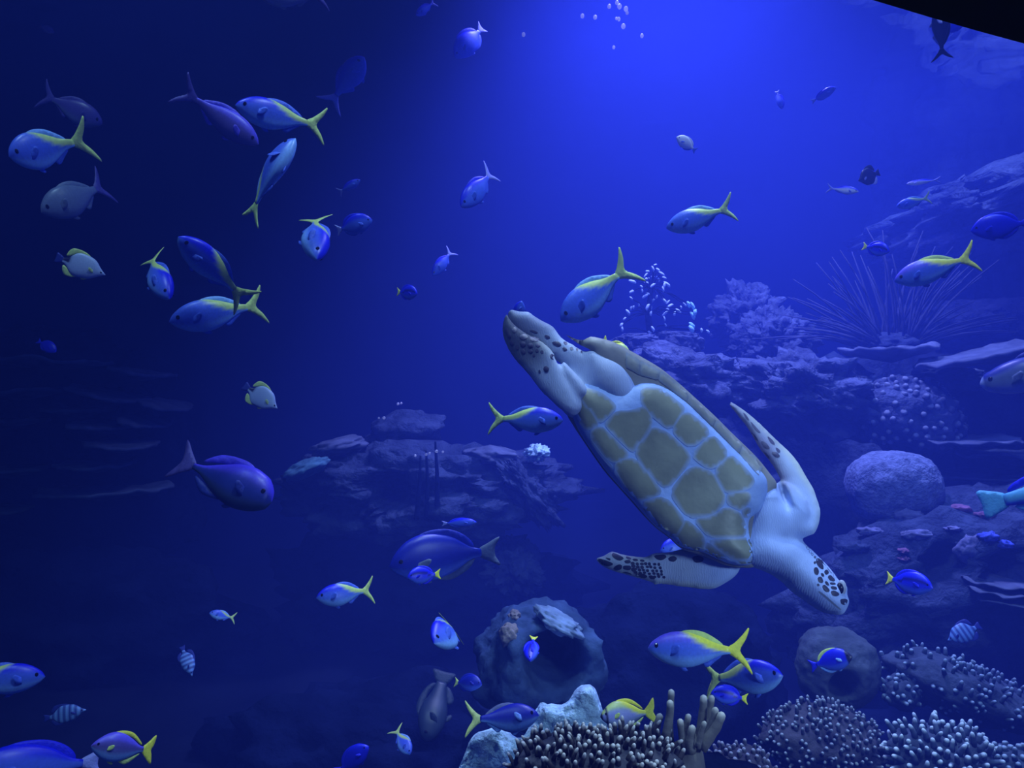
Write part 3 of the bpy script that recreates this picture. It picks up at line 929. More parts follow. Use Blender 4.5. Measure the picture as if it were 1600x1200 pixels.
    fin('pelvic_fin', [(0.02, 0.0), (-pv * 0.5, 0.0), (-pv, -pv * 0.45), (-pv * 0.8, -pv * 0.6), (-pv * 0.3, -pv * 0.5)], H['fin'], 0.006, tfp)
    te = 0.115
    we = float(smooth_keys(S['wid'], np.array([te]))[0])
    ze = float(smooth_keys(S['top'], np.array([te]))[0]) * 0.30
    for sgn, nm in ((1, 'eye_a'), (-1, 'eye_b')):
        bm = bmesh.new()
        bmesh.ops.create_uvsphere(bm, u_segments=10, v_segments=6, radius=0.021)
        bmesh.ops.scale(bm, vec=(1, 0.6, 1), verts=bm.verts)
        bmesh.ops.translate(bm, vec=(0.5 - te * S['end'], sgn * we * 0.92, ze), verts=bm.verts)
        me = bpy.data.meshes.new('eye')
        bm.to_mesh(me)
        bm.free()
        me.materials.append(M_FEYE)
        out[nm] = me
    FCACHE[key] = out
    return out


def make_mesh(name, verts, faces, material, cols):
    me = bpy.data.meshes.new(name)
    me.from_pydata([tuple(float(c) for c in v) for v in verts], [], [tuple(f) for f in faces])
    bm = bmesh.new()
    bm.from_mesh(me)
    bmesh.ops.recalc_face_normals(bm, faces=bm.faces)
    bm.to_mesh(me)
    bm.free()
    me.polygons.foreach_set('use_smooth', [True] * len(me.polygons))
    ca = me.color_attributes.new('Col', 'FLOAT_COLOR', 'POINT')
    fl = np.ones((len(verts), 4), dtype=np.float32)
    fl[:, :3] = np.asarray(cols, dtype=np.float32)
    ca.data.foreach_set('color', fl.ravel())
    me.materials.append(material)
    return me


def fish(kind, scheme, head, tail, d, label, yaw=0.0, roll=0.0, bend=0.0, group=None, name=None, tall=1.0, upside=False):
    """head and tail tip seen at these pixels, at depth d; yaw > 0 turns the head to the glass, roll > 0 shows the belly"""
    ms = fish_meshes(kind, scheme, bend)
    Hh, Tt = P(head[0], head[1], d), P(tail[0], tail[1], d)
    mid = (Hh + Tt) / 2
    ef = (mid - EYE).normalized()
    v = (Hh - Tt)
    L = v.length / math.cos(math.radians(yaw))
    v = (v - ef * v.dot(ef)).normalized()
    fw = (v * math.cos(math.radians(yaw)) - ef * math.sin(math.radians(yaw))).normalized()
    u0 = v.cross(ef).normalized()
    if (u0.z < 0) != upside:
        u0 = -u0
    w = fw.cross(u0).normalized()
    if w.dot(ef) < 0:
        w = -w
    if kind == 'fusilier':
        tall *= 1.12
    r = math.radians(roll)
    up = (u0 * math.cos(r) + w * math.sin(r)).normalized()
    left = up.cross(fw).normalized()
    R = Matrix((fw, left, up)).transposed().to_4x4()
    nm = name or {'fusilier': 'fusilier', 'tang': 'surgeonfish', 'butterfly': 'butterflyfish', 'unicorn': 'unicornfish', 'rabbit': 'rabbitfish', 'grouper': 'grouper'}[kind]
    root = link(nm, ms['body'])
    root.matrix_world = Matrix.Translation(mid) @ R @ Matrix.Diagonal((L, L, L * tall, 1))
    tag(root, label, 'fish', group)
    for part in ('tail_fin', 'dorsal_fin', 'anal_fin', 'pectoral_fin_a', 'pectoral_fin_b', 'pelvic_fin', 'eye_a', 'eye_b'):
        link(part.replace('_a', '').replace('_b', '') if part[-2:] in ('_a', '_b') else part, ms[part], root)
    return root


FU, TA, BU, UN, RA, GR = 'fusilier', 'tang', 'butterfly', 'unicorn', 'rabbit', 'grouper'
LIST = [
    # upper left school
    (FU, 'palefus', (22, 243), (120, 222), 2.1, 'pale blue fusilier with one pectoral fin spread, swimming above a grey fish', dict(yaw=35, bend=0.5, tall=1.35)),
    (FU, 'grey', (70, 330), (172, 286), 2.6, 'dull grey fish with a violet forked tail below a pale fusilier', dict(yaw=20, tall=1.25, bend=-0.3)),
    (FU, 'violet', (398, 222), (292, 146), 2.3, 'violet fish nosing down behind a blue fusilier', dict(yaw=10, tall=0.95, bend=-0.4)),
    (FU, 'bluefus', (374, 166), (502, 200), 2.1, 'blue fusilier with yellow back edge overlapping the violet fish', dict(yaw=15, bend=0.2, roll=14)),
    (FU, 'palefus', (462, 216), (374, 336), 2.0, 'fusilier seen from below, climbing with pectoral fins spread wide', dict(yaw=0, roll=62, bend=0.25)),
    (FU, 'bluefus', (284, 375), (385, 463), 2.1, 'bright blue-backed fusilier whose tail crosses the fusilier below', dict(yaw=15, bend=0.3, roll=-18)),
    (FU, 'palefus', (271, 502), (414, 475), 2.2, 'dusky blue fusilier with yellow tail under the blue-backed one', dict(yaw=5, bend=-0.2)),
    (FU, 'bluefus', (263, 464), (222, 388), 2.3, 'small blue fusilier turning towards the glass, thin raised tail', dict(yaw=52, roll=-20, bend=0.3, tall=0.8)),
    (BU, 'butter', (160, 428), (93, 404), 2.4, 'pale butterflyfish with dark rear patch, above the blue speck fish', dict(yaw=10)),
    (BU, 'butter', (433, 638), (382, 603), 2.6, 'pale butterflyfish with dark rear patch, above the unicornfish', dict(yaw=15)),
    (FU, 'hazyblue', (563, 281), (527, 302), 3.2, 'tiny dark blue fish above the round surgeonfish', dict(yaw=10, bend=0.4, tall=0.9)),
    (TA, 'hazyblue', (582, 344), (523, 361), 2.6, 'round blue surgeonfish with grey tail near the open water', dict(yaw=12, bend=0.3)),
    (FU, 'bluefus', (495, 402), (489, 322), 2.3, 'slim blue fish heading down with a green upright tail', dict(yaw=62, roll=-10, bend=0.2, tall=0.75)),
    (FU, 'hazyblue', (721, 323), (779, 262), 2.9, 'blue fusilier with a thin V-shaped tail in open water', dict(yaw=28, roll=-10, bend=-0.4, tall=1.05)),
    (FU, 'hazyblue', (676, 431), (709, 388), 3.6, 'faint blue fish nosing down over the yellow-tailed surgeonfish', dict(yaw=15, bend=-0.4)),
    (TA, 'regal', (652, 459), (620, 456), 2.6, 'small blue surgeonfish with yellow tail in open water', dict(yaw=40, tall=1.1)),
    (FU, 'hazyblue', (568, 90), (519, 158), 4.0, 'mirror image in the water surface built as a blue fish with a trailing tail', dict(yaw=20, bend=-0.6, tall=1.2)),  # reflection in the water surface modelled as a solid fish
    (TA, 'hazyblue', (712, 90), (758, 38), 4.2, 'mirror image in the water surface built as a round blue fish', dict(yaw=15, bend=-0.5)),  # a second surface reflection, built as a fish body
    (FU, 'hazyblue', (650, 24), (680, 2), 4.4, 'faint sliver of a mirror image in the water surface, built as a fish', dict(yaw=20)),  # small surface reflection given a fish body too
    (FU, 'grey', (405, -8), (512, -6), 2.2, 'grey fish skimming the water surface, only its belly in view', dict(yaw=10, tall=0.9)),
    (FU, 'dim', (152, 190), (72, 150), 2.9, 'nearly invisible dark violet fish above the pale fusilier', dict(yaw=15, tall=1.2)),
    (TA, 'dim', (83, 50), (64, 42), 3.2, 'tiny dim violet fish high in the dark water', dict(yaw=20)),
    (TA, 'deepblue', (86, 549), (60, 533), 3.4, 'tiny deep blue fish like a speck above the layered plate corals', dict(yaw=30)),
    # left and lower left
    (UN, 'unicorn', (421, 783), (270, 712), 2.3, 'large violet-backed unicornfish with an olive chin', dict(yaw=22, roll=4, bend=0.2, tall=1.12)),
    (FU, 'bluefus', (59, 1058), (-75, 1066), 1.9, 'blue fish with dark eye swimming above the big tang', dict(yaw=5)),
    (TA, 'hazyblue', (-40, 1212), (150, 1190), 1.9, 'big blue tang with pale tail behind the purple yellow-tailed fish', dict(yaw=10, tall=0.75)),
    (RA, 'purplerabbit', (147, 1166), (240, 1172), 1.9, 'purple fish with yellow dorsal edge and yellow tail', dict(yaw=12, bend=-0.2)),
    (BU, 'striped', (300, 1056), (284, 1010), 3.2, 'faint silver-striped fish in the dark below a pale blue fish', dict(yaw=20, tall=0.75)),
    (BU, 'striped', (130, 1110), (74, 1122), 3.0, 'faint silver-striped fish in the dark above the big tang', dict(yaw=20, tall=0.8)),
    (FU, 'palefus', (328, 958), (368, 966), 3.2, 'small pale blue fish below the unicornfish', dict(yaw=10, roll=20, tall=1.1)),
    (FU, 'bluefus', (496, 934), (586, 921), 2.2, 'blue fusilier with green forked tail in the gap beside the big dark fish', dict(yaw=10, bend=-0.2, tall=1.1)),
    (TA, 'dusk', (611, 885), (768, 853), 2.5, 'big dusky blue fish partly hidden by a small blue surgeonfish', dict(yaw=22, bend=0.35, roll=-18, tall=0.9)),
    (TA, 'regal', (637, 902), (686, 897), 2.1, 'small blue surgeonfish with yellow tail in front of the big dusky fish', dict(yaw=25, bend=0.2)),
    (FU, 'bluefus', (680, 1004), (728, 962), 1.95, 'blue fish coming head-on with one fin stretched out', dict(yaw=55, bend=-0.6, tall=1.35)),
    (TA, 'hazyblue', (745, 816), (690, 818), 3.4, 'blurred blue fish over the reef hollow', dict(yaw=10, tall=0.5)),
    (FU, 'grey', (720, 842), (680, 834), 3.2, 'slim grey fish above the big dusky fish', dict(yaw=0, tall=0.6)),
    (TA, 'duskyellow', (753, 1070), (706, 1064), 2.5, 'dark blue fish with an upright yellow tail beside the pale rock', dict(yaw=25, roll=10, bend=0.3)),
    (FU, 'duskgreen', (842, 1118), (730, 1128), 2.2, 'dark blue fish with pale belly line and green tail over pale rock', dict(yaw=10, roll=14, bend=-0.3, tall=1.1)),
    (GR, 'olive', (668, 1152), (694, 1052), 3.2, 'murky olive fish pointing straight down', dict(yaw=20, tall=1.3)),
    (FU, 'palefus', (640, 1178), (617, 1138), 2.8, 'little pale blue fish low beside the murky olive fish', dict(yaw=30, tall=1.2)),
    (TA, 'deepblue', (574, 1168), (528, 1206), 2.5, 'dim blue fish heading up beside the little pale blue fish', dict(yaw=20)),
    (TA, 'regal', (829, 1032), (834, 994), 2.4, 'tiny vivid blue fish at the mouth of the round cave', dict(yaw=55, tall=0.7)),
    (TA, 'deepblue', (899, 1144), (860, 1168), 2.0, 'vivid blue tang in front of the pale rock', dict(yaw=18)),
    # round the turtle
    (FU, 'bluefus', (880, 657), (762, 654), 2.15, 'blue fusilier with pale forked tail beside the turtle shell', dict(yaw=5)),
    (FU, 'palefus', (877, 501), (985, 415), 2.4, 'broad blue fusilier above the turtle rear flippers', dict(yaw=12, bend=0.2, tall=1.1)),
    (FU, 'palefus', (1043, 356), (1143, 324), 2.5, 'pale-backed fusilier alone in bright water under a white fish', dict(yaw=10, bend=0.2)),
    (TA, 'hazyblue', (815, 470), (808, 505), 2.5, 'blue fish mostly hidden behind the turtle rear flipper', dict(yaw=10)),
    (RA, 'rabbit', (985, 556), (940, 534), 2.6, 'yellow fish just peeking over the turtle shell', dict(yaw=10)),
    (TA, 'hazyblue', (1032, 860), (1082, 850), 2.4, 'violet-blue fish peeking out under the turtle shell', dict(yaw=20)),
    (TA, 'white', (1057, 214), (1088, 236), 3.0, 'small brilliant white fish in the lamp glow', dict(yaw=20, tall=0.9)),
    (FU, 'yellowtail', (1013, 1013), (1171, 1017), 1.85, 'large yellowtail fusilier with violet back under the turtle', dict(yaw=0, bend=-0.15)),
    (FU, 'bluefus', (1220, 1056), (1100, 1060), 2.0, 'blue fish with pale face partly behind the yellowtail fusilier', dict(yaw=15, roll=0, tall=1.2)),
    (TA, 'regal', (1112, 1083), (1166, 1092), 1.8, 'deep blue surgeonfish with small yellow tail over the finger coral', dict(yaw=15, bend=0.15)),
    (RA, 'rabbit', (938, 1120), (1022, 1112), 1.90, 'yellow-backed fish with dark face bars beside the finger coral', dict(yaw=18, bend=0.2)),
    # right side
    (TA, 'regal', (1452, 918), (1384, 903), 2.3, 'blue and black surgeonfish with bright yellow tail near the turtle head', dict(yaw=22, bend=0.25)),
    (TA, 'powder', (1330, 1026), (1266, 1041), 2.3, 'blue surgeonfish with pale green dorsal edge over the round boulder', dict(yaw=12)),
    (FU, 'yellowtail', (1405, 437), (1518, 402), 2.5, 'violet-blue fusilier with yellow tail over the sea whips', dict(yaw=5, bend=-0.1)),
    (TA, 'regal', (1388, 393), (1349, 385), 3.0, 'small dark blue fish with pale tail above the sea whips', dict(yaw=25)),
    (TA, 'deepblue', (1524, 360), (1604, 348), 2.6, 'vivid blue tang below the porous rock', dict(yaw=8)),
    (FU, 'palefus', (1404, 322), (1451, 309), 3.4, 'little fusilier with pale back in front of the porous rock', dict(yaw=5, bend=-0.1)),
    (FU, 'silverfish', (1419, 287), (1466, 281), 3.4, 'sliver-thin fish with pale edge above a little fusilier', dict(yaw=0, tall=0.5, bend=0.3)),
    (FU, 'silverfish', (1340, 299), (1293, 294), 3.2, 'thin fish with dark blue back and white side below a black fish', dict(yaw=0, tall=0.75)),
    (BU, 'blackfish', (1343, 282), (1372, 270), 3.2, 'small black butterflyfish with a white spot', dict(yaw=30, tall=1.4)),
    (GR, 'lips', (1546, 598), (1720, 560), 2.7, 'large fish with pale lips looking in past the plate corals', dict(yaw=0, tall=1.0)),
    (GR, 'parrot', (1760, 742), (1548, 786), 2.4, 'turquoise parrotfish with a fan-shaped tail above the reef slope', dict(yaw=5, name='parrotfish', tall=0.8)),
    (BU, 'striped', (1482, 1000), (1530, 978), 3.0, 'faint blue-striped fish above the knobby corals', dict(yaw=10)),
    (TA, 'hazyblue', (1222, 170), (1214, 142), 3.6, 'small blurred blue fish in the lit water', dict(yaw=30, tall=0.7)),
    (TA, 'hazyblue', (1304, 138), (1270, 158), 3.4, 'blurred lavender-blue fish below the surface ripples', dict(yaw=10, tall=0.7)),
    (FU, 'blackfish', (1468, 8), (1472, 92), 2.3, 'black fish with one pale fin hanging below the black header', dict(yaw=20, tall=0.8)),
    (TA, 'deepblue', (1503, 40), (1478, 47), 2.8, 'small vivid blue fish tucked under the black header', dict(yaw=20)),
]
for (k, sch, h, t, d, lab, kw) in LIST:
    fish(k, sch, h, t, d, lab, **kw)

# ================================================================ the reef
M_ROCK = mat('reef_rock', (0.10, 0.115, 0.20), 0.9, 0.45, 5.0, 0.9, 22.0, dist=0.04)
M_SHADEROCK = mat('shaded_reef_rock', (0.006, 0.010, 0.035), 0.95, 0.5, 4.0, 0.8, 16.0, dist=0.04)  # shade of the unlit reef parts is put into this dark colour
M_DIMROCK = mat('dimmed_reef_rock', (0.055, 0.070, 0.13), 0.9, 0.5, 6.0, 0.9, 20.0, dist=0.04)  # weaker light on the middle reef is put into a darker rock colour
M_PALE = mat('lit_pale_rock', (0.60, 0.85, 1.0), 0.9, 0.5, 14.0, 1.0, 30.0, dist=0.03)  # bright local light on the slab is put into this pale colour
M_BRAIN = mat('brain_coral_skin', (0.19, 0.22, 0.38), 0.9, 0.35, 30.0, 0.8, 70.0, dist=0.015)
M_PLATE = mat('plate_coral_skin', (0.13, 0.145, 0.23), 0.9, 0.35, 8.0, 0.6, 24.0)
M_LPLATE = mat('left_plate_skin', (0.13, 0.17, 0.24), 0.9, 0.35, 8.0, 0.6, 24.0)
M_WHIP = mat('sea_whip_skin', (0.08, 0.085, 0.14), 0.8, 0.2, 8.0)
M_KNOB = mat('coral_knob', rough=0.8, var=0.2, scale=20.0, attr='Col', bump=0.3, bscale=60.0)
M_CBASE = mat('coral_base', (0.06, 0.06, 0.075), 0.9, 0.3, 12.0, 0.8, 40.0)
M_CBASE2 = mat('hazy_coral_base', (0.07, 0.09, 0.13), 0.9, 0.3, 12.0, 0.8, 40.0)
M_FING = mat('finger_coral_skin', rough=0.8, var=0.3, scale=25.0, attr='Col', bump=0.5, bscale=70.0, dist=0.004)
M_POLYP = mat('pale_polyp', (0.62, 0.80, 0.92), 0.6, 0.1, 8.0)
M_TURQ = mat('turquoise_polyp', (0.45, 0.90, 0.92), 0.6, 0.1, 8.0)
ICO = {}


def ico(sub):
    if sub not in ICO:
        bm = bmesh.new()
        bmesh.ops.create_icosphere(bm, subdivisions=sub, radius=1.0)
        bm.verts.ensure_lookup_table()
        ICO[sub] = ([v.co.copy() for v in bm.verts], [tuple(v.index for v in f.verts) for f in bm.faces])
        bm.free()
    return ICO[sub]


def rock(name, label, cx, cy, d, rx, ry, rd=None, tilt=0.0, seed=0, amp=0.3, fine=0.05, freq=1.6, material=None, sub=5, cat='rock', dents=(), boxy=1.0, group=None, layer=0.0):
    vs, fs = ico(sub)
    c = P(cx, cy, d)
    sx, sz = rx * MPP(d), ry * MPP(d)
    sy = rd if rd else (sx + sz) / 2
    so = Vector((seed * 3.7, seed * 1.3, -seed * 2.1))
    rot = Matrix.Rotation(math.radians(-tilt), 3, 'Y')
    s = (sx + sz) / 2
    out = []
    for v in vs:
        u = Vector([math.copysign(abs(k) ** boxy, k) for k in v]) if boxy != 1.0 else v
        k = 1 + amp * noise.fractal(v * freq + so, 0.7, 2.0, 4) + fine * noise.fractal(v * freq * 5 + so, 0.6, 2.0, 3)
        p = Vector((u.x * sx * k, u.y * sy * k, u.z * sz * k))
        if layer:
            p.x += layer * sx * 0.08 * math.sin(p.z / sz * 9 + noise.noise(v * 2 + so) * 3) * (1 if v.x > 0 else -1)
            p.y -= layer * sy * 0.10 * math.sin(p.z / sz * 9 + noise.noise(v * 2 + so) * 3)
        p = rot @ p
        for (hx, hy, hr, hd) in dents:
            w = c + p
            qx, qy = 800 + F * w.x / w.y, 600 - F * (w.z - EYE.z) / w.y
            r2 = ((qx - hx) ** 2 + (qy - hy) ** 2) / hr ** 2
            if r2 < 4 and v.y < 0.3:
                p.y += hd * math.exp(-r2 ** 2)
        out.append(p)
    o = mesh_obj(name, out, fs, material or M_ROCK)
    o.location = c
    return tag(o, label, cat, group)


def tube(path, radii, seg=7, cap=True):
    vs, fs = [], []
    n = len(path)
    for i, p in enumerate(path):
        t = (path[min(i + 1, n - 1)] - path[max(i - 1, 0)]).normalized()
        a = t.orthogonal().normalized()
        b = t.cross(a)
        for k in range(seg):
            w = 2 * math.pi * k / seg
            vs.append(p + (a * math.cos(w) + b * math.sin(w)) * radii[i])
    for i in range(n - 1):
        # twist-free enough: match the nearest vertex
        base = vs[i * seg]
        sh = min(range(seg), key=lambda k: (vs[(i + 1) * seg + k] - base).length)
        for k in range(seg):
            a0, a1 = i * seg + k, i * seg + (k + 1) % seg
            b0, b1 = (i + 1) * seg + (k + sh) % seg, (i + 1) * seg + (k + 1 + sh) % seg
            fs.append((a0, a1, b1, b0))
    if cap:
        vs.append(path[0])
        fs += [(len(vs) - 1, (k + 1) % seg, k) for k in range(seg)]
        vs.append(path[-1])
        o = (n - 1) * seg
        fs += [(len(vs) - 1, o + k, o + (k + 1) % seg) for k in range(seg)]
    return vs, fs


def knob_mesh(name, length, r, base, tip, bendy=0.0):
    path = [Vector((bendy * t * t * length, 0, length * t)) for t in (0, 0.35, 0.7, 0.92, 1.0)]
    rad = [r, r * 0.92, r * 0.8, r * 0.6, r * 0.25]
    vs, fs = tube(path, rad, 7)
    cols = []
    for v in vs:
        w = min(1, max(0, (v.z / length - 0.72) / 0.25))
        cols.append([base[i] * (1 - w) + tip[i] * w for i in range(3)])
    return make_mesh(name, vs, fs, M_KNOB, cols)


def knobby(name, label, cx, cy, d, rx, ry, n, klen, kr, basecol, tipcol, base_mat, tilt=0.0, seed=1, rd=None, lean=(0, 0, 0.6), low=-0.15, group=None):
    o = rock(name, label, cx, cy, d, rx * 0.95, ry * 0.92, rd=rd, tilt=tilt, seed=seed, amp=0.16, fine=0.06, material=base_mat, sub=4, cat='coral', group=group)
    rnd = random.Random(seed)
    vs = [v.co.copy() for v in o.data.vertices]
    bvh = BVHTree.FromPolygons(vs, [tuple(p.vertices) for p in o.data.polygons])
    var = [knob_mesh('knob', klen * f, kr * g, basecol, tipcol, b) for f, g, b in ((1.0, 1.0, 0.0), (1.3, 0.95, 0.2), (0.75, 1.1, -0.15), (1.1, 0.8, 0.3))]
    placed = 0
    tries = 0
    pts = []
    while placed < n and tries < n * 30:
        tries += 1
        v = Vector((rnd.gauss(0, 1), rnd.gauss(0, 1), rnd.gauss(0, 1))).normalized()
        if v.z < low or v.y > 0.45:
            continue
        h = bvh.ray_cast(v * 20, -v, 40)
        if h[0] is None:
            continue
        if any((h[0] - q).length < kr * 1.9 for q in pts):
            continue
        pts.append(h[0].copy())
        nrm = (h[1] * 0.8 + Vector(lean) + Vector((rnd.uniform(-.25, .25), rnd.uniform(-.25, .25), 0))).normalized()
        k = link('branch', var[rnd.randrange(4)], o)
        k.matrix_local = Matrix.Translation(h[0] - nrm * kr * 0.5) @ nrm.to_track_quat('Z', 'Y').to_matrix().to_4x4() @ Matrix.Rotation(rnd.uniform(0, 6.28), 4, 'Z')
        placed += 1
    return o


def plate_coral(label, x0, y0, x1, y1, d, rdep, thick=0.02, seed=0, cup=0.12, material=None, group=None, ruffle=0.10):
    """a thin ruffled plate spanning from one pixel to the other, with real depth"""
    a, b = P(x0, y0, d), P(x1, y1, d)
    c = (a + b) / 2
    ax = (b - a) / 2
    R = ax.length
    ux = ax.normalized()
    uy = Vector((0, 1, 0))
    uz = ux.cross(uy)
    nr, ns = 9, 56
    vs, fs = [], []
    for side in (1, -1):
        for i in range(nr):
            t = (i + 0.001) / (nr - 1)
            for k in range(ns):
                w = 2 * math.pi * k / ns
                wob = 1 + 0.10 * noise.noise(Vector((math.cos(w) * 2, math.sin(w) * 2, seed))) + 0.06 * noise.noise(Vector((math.cos(w) * 6, math.sin(w) * 6, seed)))
                r = t * wob
                zz = cup * R * t * t + ruffle * R * t * t * noise.noise(Vector((math.cos(w) * 2.4, math.sin(w) * 2.4, seed + 5))) + 0.35 * ruffle * R * t * noise.noise(Vector((math.cos(w) * 9 * t, math.sin(w) * 9 * t, seed + 9)))
                th = thick * (1 - 0.55 * t) * side * (1 if side > 0 else 1 + 2.0 * (1 - t))
                vs.append(ux * (math.cos(w) * r * R) + uy * (math.sin(w) * r * rdep) + uz * (zz + th))
    m = nr * ns
    for s in (0, 1):
        for i in range(nr - 1):
            for k in range(ns):
                q = (s * m + i * ns + k, s * m + i * ns + (k + 1) % ns, s * m + (i + 1) * ns + (k + 1) % ns, s * m + (i + 1) * ns + k)
                fs.append(q if s == 0 else tuple(reversed(q)))
    for k in range(ns):
        a0, a1 = (nr - 1) * ns + k, (nr - 1) * ns + (k + 1) % ns
        fs.append((a0, a1, a1 + m, a0 + m))
    o = fix_normals(mesh_obj('plate_coral', vs, fs, material or M_PLATE))
    o.location = c
    return tag(o, label, 'coral', group)


def on_rock(rocks, x, y, default):
    best = None
    for o in rocks:
        if 'bvh' not in ON:
            ON['bvh'] = {}
        if o.name not in ON['bvh']:
            ON['bvh'][o.name] = BVHTree.FromPolygons([o.location + v.co for v in o.data.vertices], [tuple(p.vertices) for p in o.data.polygons])
        h = ON['bvh'][o.name].ray_cast(EYE, (P(x, y, 1.0) - EYE).normalized(), 20)
        if h[0] is not None and (best is None or h[0].y < best):
            best = h[0].y
    return best if best is not None else default


ON = {}
# ---- right reef
rock('reef_bank', 'high reef bank rising behind the sea whips to the surface', 1680, 420, 7.75, 265, 420, rd=0.9, seed=1, amp=0.35, material=M_DIMROCK, layer=0.6)
rock('porous_rock', 'big porous rock shelf sloping down behind the little fusiliers', 1575, 322, 6.0, 215, 62, rd=0.8, tilt=22, seed=2, amp=0.35, fine=0.12, freq=2.2, dents=((1530, 278, 14, 0.5), (1560, 300, 20, 0.5), (1490, 268, 9, 0.25), (1478, 295, 8, 0.2), (1590, 345, 24, 0.6)))
rock('flat_rock', 'bright blue flat rock beside the sea whips', 1555, 508, 5.7, 110, 40, rd=0.4, tilt=-3, seed=3, amp=0.2, fine=0.06, boxy=0.8)
rock('rock', 'pale wedge of rock under the plate corals', 1482, 592, 4.6, 48, 20, rd=0.2, tilt=-4, seed=4, amp=0.2, material=M_PLATE)
rock('reef_shelf', 'broad hazy reef shelf under the coral ridge', 1400, 775, 6.0, 330, 220, rd=0.7, seed=5, amp=0.3, material=M_DIMROCK, layer=0.5)
rock('coral_ridge', 'coral ridge running from the turtle shell to the sea whips', 1075, 600, 4.9, 115, 52, rd=0.45, tilt=-6, seed=6, amp=0.3, fine=0.12, freq=2.4, cat='coral')
rock('coral_ridge', 'rounded middle stretch of the coral ridge', 1255, 620, 4.7, 122, 62, rd=0.5, tilt=-8, seed=7, amp=0.28, fine=0.14, freq=2.6, cat='coral')
knobby('knobby_coral', 'knobby coral head ending the ridge above the brain coral', 1415, 648, 4.4, 88, 66, 150, 0.026, 0.021, (0.15, 0.16, 0.23), (0.30, 0.32, 0.44), M_ROCK, tilt=-18, seed=8, low=-0.6, rd=0.3)
rock('slab_rock', 'cracked rock slab behind the turtle shell', 990, 540, 5.3, 34, 17, rd=0.3, seed=9, amp=0.12, fine=0.05, boxy=0.6)
rock('slab_rock', 'cracked rock slab under the glittering soft coral', 1055, 538, 5.3, 34, 17, rd=0.3, tilt=-6, seed=10, amp=0.12, fine=0.05, boxy=0.6)
rock('bumpy_coral', 'low rounded coral head on the ridge behind the turtle flipper', 1208, 538, 5.5, 62, 54, rd=0.28, tilt=-14, seed=11, amp=0.3, fine=0.16, freq=3.0, cat='coral')
rock('bumpy_coral', 'hazy coral crest rising beyond the ridge', 1165, 496, 5.95, 48, 48, rd=0.28, tilt=22, seed=12, amp=0.4, fine=0.16, freq=2.4, cat='coral')
plate_coral('table coral with a pale ruffled rim beside the flat rock', 1318, 556, 1466, 548, 4.5, 0.22, seed=1, cup=0.10)
plate_coral('long tilted table coral with a pale rim above the pale-lipped fish', 1440, 578, 1680, 528, 4.2, 0.30, seed=2, cup=0.04)
plate_coral('thin plate coral beside the knobby coral head', 1446, 694, 1576, 686, 4.12, 0.30, 0.010, seed=3, cup=0.06)
plate_coral('thin plate coral just below another plate coral', 1500, 714, 1660, 710, 4.18, 0.28, 0.010, seed=4, cup=0.05)
plate_coral('thin plate coral above the turquoise parrotfish', 1455, 752, 1690, 738, 4.25, 0.30, 0.010, seed=5, cup=0.06)
plate_coral('short plate coral at the far end of the plates', 1590, 731, 1720, 722, 4.25, 0.24, 0.008, seed=6, cup=0.06)
rock('reef_rock', 'dark reef rock holding the thin plate corals', 1585, 690, 4.72, 145, 112, rd=0.34, seed=43, amp=0.14, material=M_SHADEROCK, layer=0.4)
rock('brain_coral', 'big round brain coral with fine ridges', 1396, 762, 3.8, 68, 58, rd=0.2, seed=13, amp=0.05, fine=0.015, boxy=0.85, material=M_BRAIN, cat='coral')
rock('reflection_slope', 'pane reflection built as a rubble slope in front of the brain coral', 1560, 905, 3.7, 330, 142, rd=0.45, tilt=14, seed=14, amp=0.16, fine=0.10, freq=2.4, material=M_DIMROCK, dents=((1490, 885, 30, 0.35), (1585, 890, 26, 0.4)))  # solid reef built in place of a reflection in the pane
rock('dark_reef', 'dark skirt of the reef under the rubble slope', 1525, 1190, 3.4, 320, 105, rd=0.35, seed=15, amp=0.2, material=M_SHADEROCK)
rock('boulder', 'round boulder with a hollow under the green-edged surgeonfish', 1308, 1043, 2.8, 63, 62, rd=0.15, seed=16, amp=0.08, fine=0.03, material=mat('boulder_skin', (0.08, 0.10, 0.13), 0.9, 0.3, 9.0, 0.8, 26.0), dents=((1322, 1075, 20, 0.16),))
HZB, HZT = (0.07, 0.10, 0.15), (0.40, 0.52, 0.62)
knobby('table_coral', 'domed coral dotted with fine pale tips below the boulder', 1283, 1158, 2.5, 96, 56, 230, 0.022, 0.0075, (0.06, 0.07, 0.10), (0.36, 0.42, 0.48), M_CBASE, seed=17, low=-0.3)
knobby('cauliflower_coral', 'coral with thick pale tips beside the domed coral', 1468, 1180, 2.4, 80, 46, 140, 0.036, 0.0105, HZB, (0.70, 0.85, 0.90), M_CBASE2, seed=18, low=-0.3)
knobby('table_coral', 'tilted coral with scattered pale knobs under the striped fish', 1505, 1078, 2.8, 118, 44, 130, 0.028, 0.0095, HZB, HZT, M_CBASE2, tilt=-20, seed=19, low=-0.4)
knobby('knob_coral', 'small tuft of pale knobs between the boulder and tilted coral', 1408, 1082, 2.75, 26, 28, 30, 0.024, 0.011, HZB, HZT, M_CBASE2, seed=20, low=-0.4)
knobby('knob_coral', 'small dark coral beside the finger coral', 1158, 1196, 2.2, 50, 30, 70, 0.018, 0.008, (0.12, 0.12, 0.15), (0.42, 0.46, 0.52), M_CBASE, seed=21, low=-0.3)
knobby('knob_coral', 'pale knobs beside the coral with thick tips', 1575, 1196, 2.35, 42, 30, 45, 0.024, 0.011, HZB, HZT, M_CBASE2, seed=22, low=-0.3)

